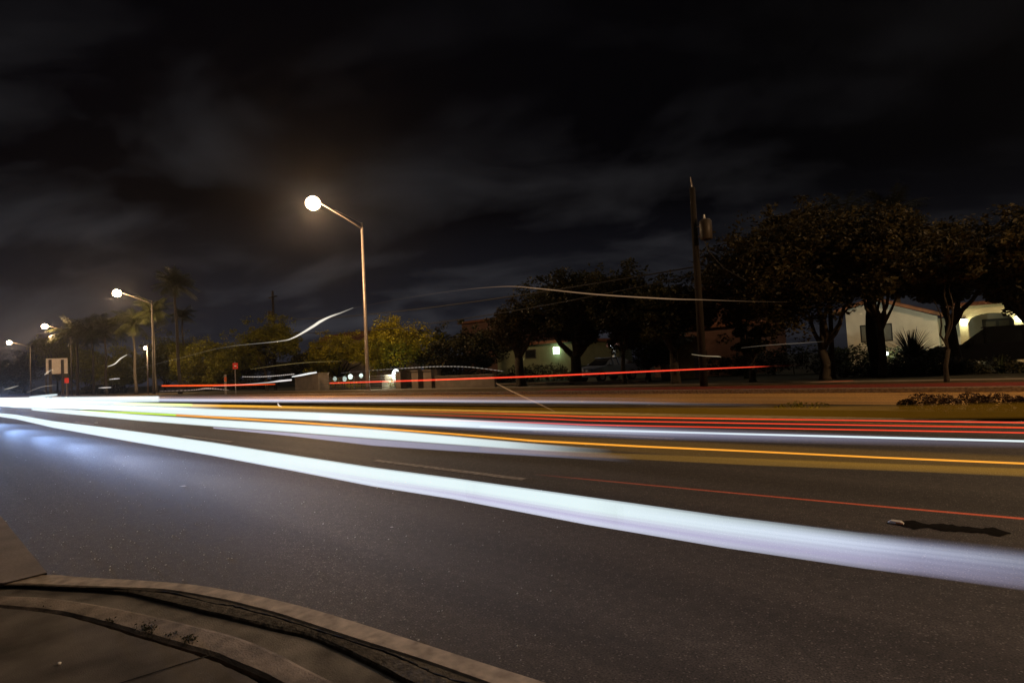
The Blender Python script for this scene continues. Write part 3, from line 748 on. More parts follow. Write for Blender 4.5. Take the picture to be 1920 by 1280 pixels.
def block_house(name, label, Y, pxa, pxb, ztop_px, m, dep=9, roofm=M_roof, lower=None, cat='house', windows=()):
    xa, xb = wx(pxa, 660, Y), wx(pxb, 660, Y); zt = wz((pxa + pxb) / 2, ztop_px, Y)
    h = thing(name, label, cat, ((xa + xb) / 2, Y, GZ))
    MB().box(xa, xb, Y, Y + dep, GZ, zt).build('wall', m, h)
    MB().box(xa - .3, xb + .3, Y - .35, Y + dep + .3, zt + .003, zt + .25).build('roof', roofm, h)
    for (a, b, c, d_) in windows:
        u0, u1, v0, v1 = wx(a, 660, Y), wx(b, 660, Y), wz((a + b) / 2, d_, Y), wz((a + b) / 2, c, Y)
        f = MB(); t = .08
        f.box(u0, u1, Y - .05, Y - .003, v0, v0 + t).box(u0, u1, Y - .05, Y - .003, v1 - t, v1).box(u0, u0 + t, Y - .05, Y - .003, v0 + t, v1 - t).box(u1 - t, u1, Y - .05, Y - .003, v0 + t, v1 - t)
        fo = f.build('window', M_frame, h)
        MB().box(u0 + t, u1 - t, Y - .03, Y - .004, v0 + t, v1 - t).build('pane', M_glass, fo)
    return h


h2 = block_house('two_storey_house', 'dark reddish two storey house with flat roof between the tree crowns', 44, 868, 990, 600, M_stuccoP, windows=((890, 903, 625, 645), (915, 930, 622, 642)))
h3 = block_house('low_house', 'low house with pale greenish wall lit by a bright wall lamp', 38, 932, 1078, 646, mat('greenish_stucco', (.13, .15, .09), .9, 2, .12), windows=((985, 1005, 655, 672),))
q = W(1043, 657, 37.8)
wl = MB().box(q.x - .10, q.x + .10, 37.88, 37.997, q.z - .2, q.z + .2).build('wall_lamp', M_frame, h3)
MB().box(q.x - .24, q.x + .24, 37.70, 37.878, q.z - .28, q.z + .28).build('lamp_glass', E_green, wl)
lamp('POINT', 'wall_lamp_light', (q.x - .2, 37.2, q.z), 17, (.8, 1, .55), h3, .15)
h4 = block_house('pink_house', 'pink stucco house with two storeys half hidden behind the utility pole', 40, 1262, 1398, 545, M_stuccoP, windows=((1330, 1350, 560, 585),))
# its lower front wing
xa, xb = wx(1225, 650, 35), wx(1402, 650, 35)
MB().box(xa, xb, 35, 39.997, GZ, wz(1330, 615, 35)).build('front_wing', M_stuccoP, h4)
MB().box(xa - .3, xb + .3, 34.7, 39.9, wz(1330, 615, 35) + .003, wz(1330, 615, 35) + .3).build('wing_roof', M_roof, h4)
h5 = block_house('dark_roofed_house', 'dark roofed house behind the yellow green trees', 44, 600, 690, 640, M_stuccoB)
ua, ub = wx(600, 640, 43.6), wx(690, 640, 43.6); zt = wz(645, 640, 44)
MB().prism([(ua - .5, 43.4, zt + .26), (ub + .5, 43.4, zt + .26), (ub - 1, 43.4, zt + 1.1), (ua + 1.8, 43.4, zt + 1.1)], (0, 9, 0)).build('roof', M_roof, h5)
# arched entry wall
YA = 30.5
e = thing('arched_gateway', 'yellowish arched garden gateway beside the utility pole', 'gateway', (wx(1285, 680, YA), YA, GZ))
a0, a1 = wx(1268, 680, YA), wx(1302, 680, YA); zs, ztp = wz(1285, 655, YA), wz(1285, 641, YA)
m = MB(); arc = [(a0 + (a1 - a0) * i / K, zs + (ztp - zs) * math.sqrt(max(0, 1 - (2 * i / K - 1) ** 2))) for i in range(K + 1)]
topz = wz(1285, 631, YA)
m.box(a0 - 1.0, a0, YA, YA + .3, GZ, topz).box(a1, a1 + .4, YA, YA + .3, GZ, topz)
for i in range(K):
    (xa_, za_), (xb_, zb_) = arc[i], arc[i + 1]
    m.prism([(xa_, YA, za_), (xb_, YA, zb_), (xb_, YA, topz), (xa_, YA, topz)], (0, .3, 0))
m.build('wall', M_stuccoB, e)
MB().box(a0, a1, YA + .12, YA + .18, GZ, ztp).build('gate', mat('gate_boards', (.30, .24, .08), .8, 4, .3), e)
# carport with white column and small lamp
YC = 34
e = thing('carport', 'small carport with one white column and a tiny cold lamp behind the parked car', 'carport', (wx(1150, 680, YC), YC, GZ))
q = W(1151, 650, YC)
for dx in (0, 4.2): MB().tube([(q.x + dx, YC, GZ), (q.x + dx, YC, q.z)], .14, 10).box(q.x + dx - .2, q.x + dx + .2, YC - .2, YC + .2, GZ - .05, GZ + .12).build('column', M_stuccoW, e, False)
MB().box(q.x - .4, q.x + 4.6, YC - .3, YC + 3.9, q.z + .002, q.z + .25).build('roof', M_roof, e)
lq = W(1146, 646, YC - .35)
MB().sphere((lq.x, YC - .42, lq.z), .09, 8, 6).build('lamp_glass', emit('cold_lamp', (.75, .85, 1), 5), e)
lamp('POINT', 'lamp_light', (lq.x + .1, YC - .7, lq.z - .1), 8, (.75, .85, 1), e, .1)

# ------------------------------------------------------------------ garden walls, gate pillars, globes
def pillar(label, pa, pb, ptop, Y, m=M_stuccoB, name='gate_pillar', cat='pillar'):
    a, b = wx(pa, 715, Y), wx(pb, 715, Y); zt = wz((pa + pb) / 2, ptop, Y)
    r = thing(name, label, cat, ((a + b) / 2, Y, .1)); w_ = b - a
    MB().box(a, b, Y, Y + w_, .08, zt - .08).build('shaft', m, r)
    MB().box(a - .05, b + .05, Y - .05, Y + w_ + .05, zt - .077, zt).build('cap', m, r)
pillar('greyish wall pillar right of the slatted fence', 586, 597, 699, 25.2, M_stuccoB)
pillar('narrow pillar lit white beside the bright planter', 742, 751, 695, 25.0)
pillar('pinkish gate pillar, the narrower of two close together', 772, 784, 694, 24.9)
pillar('pinkish gate pillar, the wider of two close together', 794, 809, 693, 24.9)
def gwall(label, pa, pb, ptop, Y, m=M_stuccoB):
    a, b = wx(pa, 715, Y), wx(pb, 715, Y); zt = wz((pa + pb) / 2, ptop, Y)
    r = thing('garden_wall', label, 'wall', ((a + b) / 2, Y, .1))
    MB().box(a, b, Y + .1, Y + .3, .08, zt - .06).build('panel', m, r)
    MB().box(a, b, Y + .06, Y + .34, zt - .057, zt).build('coping', m, r)
gwall('low beige garden wall right of the wide gate pillar', 810, 925, 703, 25.0)
gwall('beige garden wall piece at the left end of the property', 551, 585, 705, 25.4)
# low kerb wall in front of the dark hedge (pale band)
gwall('long low pale edging wall under the dark trees', 930, 1210, 716, 26.5)
# slatted gate between pillars
a, b = wx(598, 715, 25.3), wx(741, 715, 25.3)
r = thing('slat_fence', 'low dark slat fence in front of the white garden globes', 'fence', ((a + b) / 2, 25.3, .1))
m = MB()
for k in range(6): m.box(a, b, 25.30, 25.33, .25 + k * .17, .29 + k * .17)
for xx in (a + .1, (a + b) / 2, b - .1): m.box(xx - .02, xx + .02, 25.29, 25.331, .2, 1.2)
m.build('slats', M_steel, r)
for k in range(7):
    xx = a + (b - a) * k / 6; MB().box(xx - .03, xx + .03, 25.334, 25.39, .08, 1.22).build('post', M_frame, r)
for i, (px, py, rr, lab) in enumerate(((628, 710, .17, 'leftmost white garden globe behind the slat fence'), (646, 710, .19, 'second white garden globe, dimmer and wider'),
                                       (657, 706, .19, 'brightest white garden globe near the lamp post'), (677, 704, .16, 'white garden globe just left of the lamp post'))):
    Y = 26.2; q = W(px, py, Y)
    r = thing('garden_lamp', lab, 'garden lamp', (q.x, q.y, .1), 'white garden globes')
    MB().tube([(q.x, q.y, .08), (q.x, q.y, q.z - rr)], .035, 8).build('post', M_frame, r)
    MB().sphere(q, rr, 12, 8, 1.15).build('globe', emit('globe_glow_%d' % i, (.80, 1, .88), (.55, .7, 1.8, 1.2)[i]), r, True)
    if i >= 2: lamp('POINT', 'lamp_light', (q.x, q.y - .35, q.z), 4, (.85, 1, .85), r, .15)
# bright planter
Y = 25.6; q0, q1 = W(716, 715, Y), W(742, 700, Y)
r = thing('planter', 'white planter lit glaringly by a lamp behind the slat fence', 'planter', (q0.x, Y, .1))
MB().box(q0.x - .1, q1.x, Y, Y + .5, .08, .62).box(q0.x - .15, q1.x + .04, Y - .05, Y + .55, .623, .70).build('box', M_stuccoW, r)
MB().sphere((q1.x - .12, Y + .1, q1.z - .12), .30, 12, 8, 1.5).build('lamp_globe', emit('planter_globe', (.88, 1, .92), 4.0), r, True)
lamp('POINT', 'lamp_light', (q1.x - .5, Y - .55, q1.z - .1), 75, (.9, 1, .82), r, .15)
Yb = Y + .7
wl_ = thing('garden_wall', 'short white wall panel glowing behind the planter', 'wall', (q0.x, Yb, .1))
MB().box(q0.x - .6, q1.x + .1, Yb, Yb + .15, .08, q1.z - .05).build('panel', M_stuccoW, wl_)

# ------------------------------------------------------------------ poles, wires, signs
b = G(1320, 725, .11); tpx = W(1298, 352, b.y); tpx = Vector((tpx.x, b.y, tpx.z))
up_ = thing('utility_pole', 'tall wooden utility pole carrying a grey transformer can', 'utility pole', b)
MB().tube([b - Vector((0, 0, .1)), b.lerp(tpx, .5), tpx], [.16, .14, .11], 12).build('pole', M_wood, up_, True)
cq = W(1322, 431, b.y - .1)
cn = MB().tube([(cq.x + .03, cq.y, cq.z - .40), (cq.x + .03, cq.y, cq.z - .36), (cq.x + .03, cq.y, cq.z + .34), (cq.x + .03, cq.y, cq.z + .42)], [.20, .245, .245, .18], 16).build('transformer', M_can, up_, True)
MB().tube([(cq.x, cq.y, cq.z + .42), (cq.x, cq.y, cq.z + .62)], [.05, .03], 8).build('bushing', M_white, cn)
MB().tube([(b.x, b.y, cq.z + .2), (cq.x - .1, cq.y, cq.z + .2)], .03, 6).tube([(b.x, b.y, cq.z - .2), (cq.x - .1, cq.y, cq.z - .2)], .03, 6).build('bracket', M_steel, up_)
MB().tube([tpx, tpx + Vector((-.05, 0, .45))], [.035, .02], 6).build('pole_pin', M_steel, up_)
MB().tube([(cq.x - .05, cq.y, cq.z - .4), (cq.x + .1, cq.y, cq.z - .9), (cq.x + .55, cq.y + .2, cq.z - 1.6), (cq.x + 1.3, cq.y + .5, cq.z - 2.2)], .022, 5).build('drop_cable', M_wire, up_)
b2 = W(517, 735, 27.5); b2.z = .11; t2 = W(513, 545, 27.5)
u2 = thing('utility_pole', 'thin distant utility pole rising above the slender open tree', 'utility pole', b2)
MB().tube([b2 - Vector((0, 0, .1)), Vector((b2.x, b2.y, t2.z))], [.17, .11], 10).build('pole', M_wood, u2, True)
c2 = W(507, 592, 27.5)
MB().tube([(c2.x, c2.y, c2.z - .5), (c2.x, c2.y, c2.z + .5)], .28, 12).build('transformer', M_can, u2)
MB().box(b2.x - .9, b2.x + .9, b2.y - .06, b2.y + .06, t2.z - .7, t2.z - .58).build('crossarm', M_wood, u2)
def cable(label, A, B, sag, rad):
    pts = [A.lerp(B, k / 40) - Vector((0, 0, sag * 4 * (k / 40) * (1 - k / 40))) for k in range(41)]
    o = MB().tube(pts, rad, 5).build('power_line', M_wire); tag(o, label, 'cable', 'power lines between the two utility poles')
cable('upper power line sagging between the two utility poles', W(1304, 500, b.y), W(514, 600, 27.5), .5, .03)
cable('lower power line sagging between the two utility poles', W(1305, 515, b.y), W(514, 622, 27.5), .9, .025)

# blank sign seen from behind, turned across the road
X = -104.0
A, B = V_(86, 672, X), V_(127, 700, X)
sb = thing('signboard', 'blank beige signboard seen from behind on dark posts', 'signboard', (X, (A.y + B.y) / 2, .1))
MB().box(X - .06, X, A.y, B.y, B.z, A.z).build('board', M_signW, sb)
for px in (94, 117):
    q = V_(px, 674, X + .1); MB().box(X + .003, X + .2, q.y - .16, q.y + .16, .05, q.z).build('post', M_dkpole, sb)
for px in (86, 127):
    q = V_(px, 690, X - .1); MB().box(X - .25, X - .063, q.y - .08, q.y + .08, .05, q.z).build('brace_post', M_dkpole, sb)
q = V_(125, 713, -92)
rs = thing('red_sign', 'small red square sign below the blank signboard', 'sign', (q.x, q.y, .13))
MB().box(q.x, q.x + .03, q.y - .22, q.y + .22, q.z - .32, q.z + .32).build('panel', M_signR, rs)
MB().tube([(q.x - .05, q.y, .1), (q.x - .05, q.y, q.z + .3)], .04, 6).build('post', M_steel, rs)
q = W(441, 686, 21.0)
rs = thing('road_sign', 'small red rectangular road sign on a pale post', 'sign', (q.x, q.y, .13))
MB().box(q.x, q.x + .02, q.y - .23, q.y + .23, q.z - .27, q.z + .27).build('panel', M_signR, rs)
MB().box(q.x + .0205, q.x + .024, q.y - .09, q.y + .09, q.z - .05, q.z + .05).build('white_bar', M_signW, rs)
MB().tube([(q.x - .05, q.y, .1), (q.x - .05, q.y, q.z + .40)], .05, 6).build('post', M_steel, rs)
q = W(422, 711, 20.6)
rs = thing('marker_post', 'low marker post with an orange reflector beside the far kerb', 'marker post', (q.x, q.y, .13))
MB().box(q.x, q.x + .08, q.y - .10, q.y + .10, .1, W(422, 702, 20.6).z).build('post', M_steel, rs)
MB().box(q.x + .082, q.x + .095, q.y - .10, q.y + .10, q.z - .2, q.z + .22).build('reflector', M_signO, rs)

# reflective marker and tar blots on the lane line
q = G(1680, 981, 0)
rm = thing('road_marker', 'white raised reflector on the lane line at the end of a dark tar streak', 'road marker', (q.x, q.y, 0))
MB().prism([(q.x - .05, q.y - .03, .006), (q.x + .05, q.y - .03, .006), (q.x + .03, q.y - .02, .020), (q.x - .03, q.y - .02, .020)], (0, .05, 0)).build('body', M_white, rm)
MB().box(q.x + .004, q.x + .05, q.y - .036, q.y - .032, .008, .018).build('lens', mat('amber_lens', (.6, .25, .08), .2, 3, .1), rm)
q2 = G(1898, 1000, 0)
rd = random.Random(3); m = MB(); K2 = 120; La, Lb = [], []
d = (q2 - q); nrm = Vector((-d.y, d.x, 0)).normalized()
for i in range(K2):
    t = i / (K2 - 1); c_ = q.lerp(q2, -.07 + t * 1.07) + Vector((0, 0, .0045))
    bl = max(0, .45 + .9 * noise.noise((t * 7.3, 4, 1)) + .35 * noise.noise((t * 19, 2, 6)))
    w_ = (.045 + .075 * bl + .012 * noise.noise((t * 30, 0, 0))) * min(1, 9 * t, 9 * (1 - t))
    La.append(c_ + nrm * w_); Lb.append(c_ - nrm * w_ * (1 + .2 * noise.noise((t * 22, 5, 0))))
m.loft([La, Lb]); tag(m.build('tar_streak', M_tar), kind='structure')
q3 = G(180, 793, 0)
rm = thing('road_marker', 'distant raised reflector shining between the two nearest white light streaks', 'road marker', (q3.x, q3.y, 0))
MB().box(q3.x - .05, q3.x + .05, q3.y - .05, q3.y + .05, .004, .022).build('body', M_white, rm)
def litter(label, px, py, a, b_, rot, z=.006):
    q = G(px, py, z); m = MB(); c_, s_ = math.cos(rot), math.sin(rot)
    pts = [(-a, -b_ * .7), (a * .8, -b_), (a, b_ * .6), (0, b_), (-a * .9, b_ * .8)]
    m.add([(q.x + u * c_ - v * s_, q.y + u * s_ + v * c_, z + .004 * (i % 2)) for i, (u, v) in enumerate(pts)] , [(0, 1, 2, 3, 4)])
    o = m.build('paper_scrap', M_white); tag(o, label, 'litter')
litter('white paper scrap on the asphalt between kerb and white streak', 343, 911, .05, .022, .3)
litter('small pale scrap on the asphalt right of the brighter scrap', 735, 988, .016, .006, .6)
litter('small scrap on the far left asphalt', 168, 903, .02, .012, .2)
rd = random.Random(77)
m = MB()
for _ in range(650):   # loose sparkling grit on the wet-looking asphalt
    if rd.random() < .6: q = G(rd.gauss(260, 130), rd.uniform(850, 1075), 0)
    else: q = G(rd.uniform(60, 1100), rd.uniform(830, 1240), 0)
    if q.y < .7 or q.y > 5: continue
    s_ = rd.choice([.002, .003, .003, .004, .006]); z = .001 + s_
    m.add([(q.x - s_, q.y - s_, .0005), (q.x + s_, q.y - s_, .0005), (q.x, q.y + s_, .0005), (q.x + s_ * .2, q.y, z)], [(0, 1, 3), (1, 2, 3), (2, 0, 3)])
tag(m.build('loose_grit', mat('grit', (.8, .8, .8), .25, 3, .2, spec=.9)), kind='stuff')
q = G(111, 1244, .05)
pb = MB().sphere((q.x, q.y, .053), .009, 8, 6, .7).build('pebble', M_white); tag(pb, 'small pale pebble lying on the pavement slab', 'pebble')


# ------------------------------------------------------------------ vehicles
def make_car(name, label, L_, wd, prof_low, prof_cab, zroof, paint, glass, loc, rot, wheel_r=.33, cat='car'):
    """local x = length (front at -x). prof_low: side outline of the body; prof_cab: greenhouse outline"""
    r = thing(name, label, cat, (0, 0, 0)); hw = wd / 2
    def shell(prof, w0, w1, zs0, zs1, nm, m, par):
        ys = [-1, -.92, 0, .92, 1]; lines = []
        zmid = zs0
        mb = MB(); n_ = len(prof)
        def wy(z, k): 
            t_ = min(1, max(0, (z - zs0) / (zs1 - zs0))); return (w0 + (w1 - w0) * t_) * k
        left_ = [(x_, wy(z_, -1), z_) for x_, z_ in prof]; right_ = [(x_, wy(z_, 1), z_) for x_, z_ in prof]
        inl = [(x_, wy(z_, -.93), z_ + (.02 if z_ > zs0 + .2 else 0)) for x_, z_ in prof]; inr = [(x_, wy(z_, .93), z_ + (.02 if z_ > zs0 + .2 else 0)) for x_, z_ in prof]
        mb.loft([l + [l[0]] for l in (left_, inl, inr, right_)])
        mb.poly(left_[::-1]); mb.poly(right_)
        return mb.build(nm, m, par)
    body = shell(prof_low, hw, hw * .95, .3, 1.0, 'body', paint, r)
    shell(prof_cab, hw * .93, hw * .74, prof_cab[0][1], zroof, 'windows', glass, r)
    top = [p_ for p_ in prof_cab if p_[1] > zroof - .08]; xa_, xb_ = min(p_[0] for p_ in top), max(p_[0] for p_ in top)
    MB().box(xa_ - .05, xb_ + .05, -hw * .75, hw * .75, zroof + .005, zroof + .055).build('roof', paint, r)
    for p_x in (xa_ + .1, (xa_ + xb_) / 2, xb_ - .1):   # door pillars
        MB().prism([(p_x - .04, -hw * .945, prof_cab[0][1]), (p_x + .04, -hw * .945, prof_cab[0][1]), (p_x + .04, -hw * .765, zroof), (p_x - .04, -hw * .765, zroof)], (0, -.012, 0)).prism([(p_x - .04, hw * .945, prof_cab[0][1]), (p_x + .04, hw * .945, prof_cab[0][1]), (p_x + .04, hw * .765, zroof), (p_x - .04, hw * .765, zroof)], (0, .012, 0)).build('door_pillar', paint, r)
    for sx_ in (-L_ * .31, L_ * .30):
        for sy in (-1, 1):
            y_ = sy * (hw - .1)
            wv = MB().tube([(sx_, y_ - .11, wheel_r), (sx_, y_ + .11, wheel_r)], wheel_r, 20).build('wheel', M_tyre, r)
            MB().tube([(sx_, y_ + sy * .112, wheel_r), (sx_, y_ + sy * .125, wheel_r)], wheel_r * .6, 14).build('rim', M_rim, wv)
    xf = min(p_[0] for p_ in prof_low); xk = max(p_[0] for p_ in prof_low)
    for sy in (-1, 1):
        MB().box(xf - .015, xf + .06, sy * hw * .72 - .16, sy * hw * .72 + .16, .60, .74).build('headlight', mat('headlight_glass', (.5, .52, .55), .15, 3, .1, spec=.7), r)
        MB().box(xk - .05, xk + .015, sy * hw * .8 - .1, sy * hw * .8 + .1, .68, .84).build('taillight', M_signR, r)
        MB().box(prof_cab[0][0] + .35, prof_cab[0][0] + .5, sy * hw + (0 if sy > 0 else -.16), sy * hw + (.16 if sy > 0 else 0), prof_cab[0][1], prof_cab[0][1] + .14).build('mirror', paint, r)
    MB().box(xf - .02, xf + .02, -.28, .28, .42, .50).build('number_plate', M_white, r)
    r.location = loc; r.rotation_euler = (0, 0, rot); ORG[r.name] = Vector((0, 0, 0))
    return r
sed_low = [(-2.15, .32), (-2.2, .62), (-2.1, .80), (-1.0, .96), (1.3, 1.0), (2.1, .98), (2.2, .70), (2.15, .34)]
sed_cab = [(-1.05, .95), (-.35, 1.38), (.1, 1.44), (.8, 1.42), (1.75, .98)]
q = W(1134, 695, 30.5)
make_car('parked_car', 'blue grey car parked nose out by the white carport column', 4.4, 1.8, sed_low, sed_cab, 1.43, M_blue, M_glass, (q.x, 30.8, .12), R(90 - 12))
van_low = [(-2.6, .40), (-2.65, .80), (-2.5, 1.05), (-1.25, 1.17), (2.5, 1.2), (2.6, .9), (2.55, .42)]
van_cab = [(-1.35, 1.15), (-.55, 1.78), (0, 1.86), (2.2, 1.84), (2.45, 1.18)]
q = W(1805, 660, 33.5)
make_car('parked_van', 'black van parked in front of the arched porch', 5.2, 1.95, van_low, van_cab, 1.85, M_black, M_glass, (q.x + 1.35, 33.6, .12), R(0), .38, cat='van')

# ------------------------------------------------------------------ light trails of the passing traffic (luminous streaks standing over the lanes)
def streak_mat(name, prof, pts, gains):
    """light emitted by a streak: colour across it (attribute) times strength along it (position on the road)"""
    m = bpy.data.materials.new(name); m.use_nodes = True; t = m.node_tree; t.nodes.clear()
    xs = [p.x for p in pts]; x0, x1 = min(xs), max(xs)
    g = t.nodes.new('ShaderNodeNewGeometry'); s_ = t.nodes.new('ShaderNodeSeparateXYZ'); t.links.new(g.outputs['Position'], s_.inputs[0])
    f = t.nodes.new('ShaderNodeMapRange'); t.links.new(s_.outputs[0], f.inputs[0]); f.inputs[1].default_value = x0; f.inputs[2].default_value = x1
    def ramp(src, stops):
        r = t.nodes.new('ShaderNodeValToRGB'); t.links.new(src, r.inputs[0]); el = r.color_ramp.elements
        while len(el) > 1: el.remove(el[0])
        el[0].position = stops[0][0]; el[0].color = stops[0][1]
        for a_, b_ in stops[1:]:
            e_ = el.new(min(1, a_)); e_.color = b_
        return r.outputs[0]
    gm = max(gains); prs = sorted(((p.x - x0) / max(1e-6, x1 - x0), g_ / gm) for p, g_ in zip(pts, gains))
    r1 = ramp(f.outputs[0], [(a_, (b_, b_, b_, 1)) for a_, b_ in prs])
    at = t.nodes.new('ShaderNodeAttribute'); at.attribute_name = 'across'
    r2 = ramp(at.outputs['Fac'], [(a_, (*c_, 1)) for a_, c_ in prof])
    e = t.nodes.new('ShaderNodeEmission'); t.links.new(r2, e.inputs[0])
    mm = t.nodes.new('ShaderNodeMath'); mm.operation = 'MULTIPLY'; mm.inputs[1].default_value = gm; t.links.new(r1, mm.inputs[0]); t.links.new(mm.outputs[0], e.inputs[1])
    o = t.nodes.new('ShaderNodeOutputMaterial'); tr = t.nodes.new('ShaderNodeBsdfTransparent'); ad = t.nodes.new('ShaderNodeAddShader')
    t.links.new(e.outputs[0], ad.inputs[0]); t.links.new(tr.outputs[0], ad.inputs[1]); t.links.new(ad.outputs[0], o.inputs[0])
    m.cycles.emission_sampling = 'NONE'
    return m


def interp(rows, step=40):
    """densify (px, top, bottom, gain) rows"""
    out = []
    for a, b in zip(rows[:-1], rows[1:]):
        k = max(1, int(abs(b[0] - a[0]) / step))
        for i in range(k): out.append(tuple(u + (v - u) * i / k for u, v in zip(a, b)))
    out.append(rows[-1]); return out


def streak(parent, Y, rows, col, f0=0, f1=1, shells=1, name='streak', prof=None):
    """band whose top and bottom edges are rows' pixels, standing in the plane y=Y"""
    rows = interp(rows); pts = []; hh = []
    for (px, a, b, g) in rows:
        a, b = a + (b - a) * f0, a + (b - a) * f1
        A, B = W(px, a, Y), W(px, b, Y); pts.append((A + B) / 2); hh.append(max(.002, (A - B).length / 2))
    if rows[-1][0] >= 2040:                   # runs on along its lane past the right edge of the picture
        sl = (pts[-1] - pts[-3]); sl = sl / max(1e-6, abs(sl.x))
        for k in range(6):
            pts.append(pts[-1] + Vector((2.0, 0, 0))); hh.append(hh[-1]); rows.append(rows[-1][:3] + (rows[-1][3] * (.85 if k < 5 else 0),))
    n_ = 20; V = []; F = []; AC = []
    for p, h in zip(pts, hh):
        for j in range(n_):
            an = 2 * math.pi * j / n_; ca, sa = math.cos(an), math.sin(an)
            V.append((p.x, p.y + min(.05, h) * .5 * abs(ca) ** .6 * (1 if ca > 0 else -1), p.z + h * abs(sa) ** .75 * (1 if sa > 0 else -1)))
            AC.append(.5 - .5 * abs(sa) ** .75 * (1 if sa > 0 else -1))
    for i in range(len(pts) - 1):
        for j in range(n_):
            u, v = i * n_ + j, i * n_ + (j + 1) % n_; F.append((u, v, v + n_, u + n_))
    if prof is None:
        k = {1: .10, 2: .15, 3: .48, 4: .5}[shells]; z3 = (0, 0, 0)
        prof = [(0, z3), (k * .5, tuple(c * .45 for c in col)), (k, col), (1 - k, col), (1 - k * .5, tuple(c * .45 for c in col)), (1, z3)]
    step = max(1, len(rows) // 14); idx = sorted(set(list(range(0, len(rows), step)) + [len(rows) - 1]))
    m = streak_mat(name + '_light', prof, [pts[i] for i in idx], [rows[i][3] / 2 for i in idx])
    o = MB().add(V, F).build(name, m, parent)
    at = o.data.attributes.new('across', 'FLOAT', 'POINT'); at.data.foreach_set('value', AC)
    return o


def trail(label, cat='light trail', grp='light trails of passing vehicles', Y=2, x=-20, z=.6, name='light_trail'):
    return thing(name, label, cat, (x, Y, 0), grp)
WH = (.76, .91, .94); LAV = (.46, .47, .66); AMB = (1.0, .36, .02); RED = (1.0, .045, .012); ORG_ = (1, .12, .02)

t = trail('wide white light streak nearest the kerb, from far left to bottom right', Y=2.1)
T1 = [(-120, 758, 764, .5), (-40, 769, 776, .8), (0, 774, 781, .95), (31, 777, 785.5, 1), (100, 789, 801.5, 1), (200, 801, 819.5, 1), (300, 814.5, 837, 1), (400, 829, 854, 1), (550, 853, 882, 1), (700, 876, 911, 1),
      (850, 896, 934.5, 1), (1000, 917, 963, 1), (1100, 931, 982, 1), (1356, 967, 1025, .97), (1613, 999, 1063, .72), (1760, 1014, 1083, .5), (1920, 1031, 1105, .32), (2080, 1048, 1127, .2)]
fd = lambda a: 1 if a < 1100 else max(0, 1 - (a - 1100) / 620)
SP = lambda c_, k: tuple(u * k for u in c_)
streak(t, 2.10, [(a, b, c_, g * (1 if a < 480 else max(0, 1 - (a - 480) / 420))) for a, b, c_, g in interp(T1, 30) if a <= 905], WH, prof=[(0, (0, 0, 0)), (.05, WH), (.95, WH), (1, (.2, .2, .4))])
streak(t, 2.09, [(a, b, c_, (0 if a < 440 else min(1, (a - 480) / 420) if a < 900 else 1) * fd(a)) for a, b, c_, g in interp(T1, 30) if a >= 480 and a < 1760],
       WH, prof=[(0, (.1, .12, .15)), (.05, WH), (.50, WH), (.57, (.64, .74, .80)), (.60, (.58, .62, .76)), (.63, (.66, .72, .84)), (.68, (.50, .50, .70)), (.74, (.56, .56, .76)), (.78, (.46, .45, .66)), (.86, (.52, .51, .72)), (.91, (.72, .80, .92)), (.96, (.70, .76, .92)), (1, (.3, .3, .4))])
streak(t, 2.08, [(a, b - 3 * (1 - fd(a)), c_, (1 - fd(a)) * min(1, g * 1.25)) for a, b, c_, g in interp(T1, 60) if a > 1100],
       WH, prof=[(0, (0, 0, 0)), (.12, (.10, .11, .16)), (.24, (.44, .48, .66)), (.30, (.60, .66, .86)), (.34, (.52, .58, .78)), (.38, (.64, .70, .92)), (.46, (.40, .43, .63)), (.55, (.43, .45, .65)), (.60, (.36, .37, .54)), (.70, (.38, .38, .56)), (.76, (.31, .31, .46)), (.93, (.27, .26, .38)), (1, (.0, .0, .0))])

t = trail('second white light streak, fading out near the middle of the road', Y=3.6)
E_ = [(60, 765, 769, .9), (133, 767, 777, 1), (260, 776, 789, 1), (400, 785, 800, 1), (550, 794, 811, 1), (700, 803, 823, 1), (850, 816.5, 834, .95), (950, 826, 841, .78), (1020, 832, 845.5, .45), (1080, 836.5, 849, .15), (1150, 841, 853, 0)]
streak(t, 3.6, E_, WH, 0, 1, 2)
streak(t, 3.61, [(400, 800, 803, .7), (550, 811, 818, .75), (700, 822, 836, .6), (850, 833, 846, .5), (1000, 842, 855, .34), (1080, 847.5, 860, .14), (1190, 854, 868, 0)], LAV, shells=2)

t = trail('thin orange light streak with greenish left end above the second white one', Y=4.2)
streak(t, 4.2, [(150, 768.5, 771, .5), (250, 772, 775.5, .9), (330, 776, 779.6, .9)], (.55, .95, .02))
streak(t, 4.2, [(330, 776, 779.6, .85), (420, 780.5, 785, .9), (550, 789, 793, .9), (700, 800, 804, .9), (850, 811.5, 815, .85), (1000, 824, 828, .95), (1200, 834.5, 838.3, .95), (1400, 843.5, 847, .95), (1650, 855.5, 859, 1), (1920, 866.5, 870.5, 1), (2060, 873, 877, 1)], (1.0, .38, .03))
streak(t, 4.22, [(700, 804, 811, .25), (1000, 815, 835, .32), (1300, 826, 858, .34), (1600, 839, 876, .34), (1920, 852, 892, .36), (2060, 858, 900, .3)], (.16, .075, .004), shells=2, name='faint_glow')
streak(t, 4.24, [(900, 836, 846, .3), (1100, 846, 857, .7), (1400, 858, 872, .9), (1700, 869, 884, .9), (1920, 877, 894, .9), (2060, 883, 902, .8)], (.13, .065, .006), shells=2, name='faint_glow')  # dim glowing ribbon standing for amber light reflected off the road

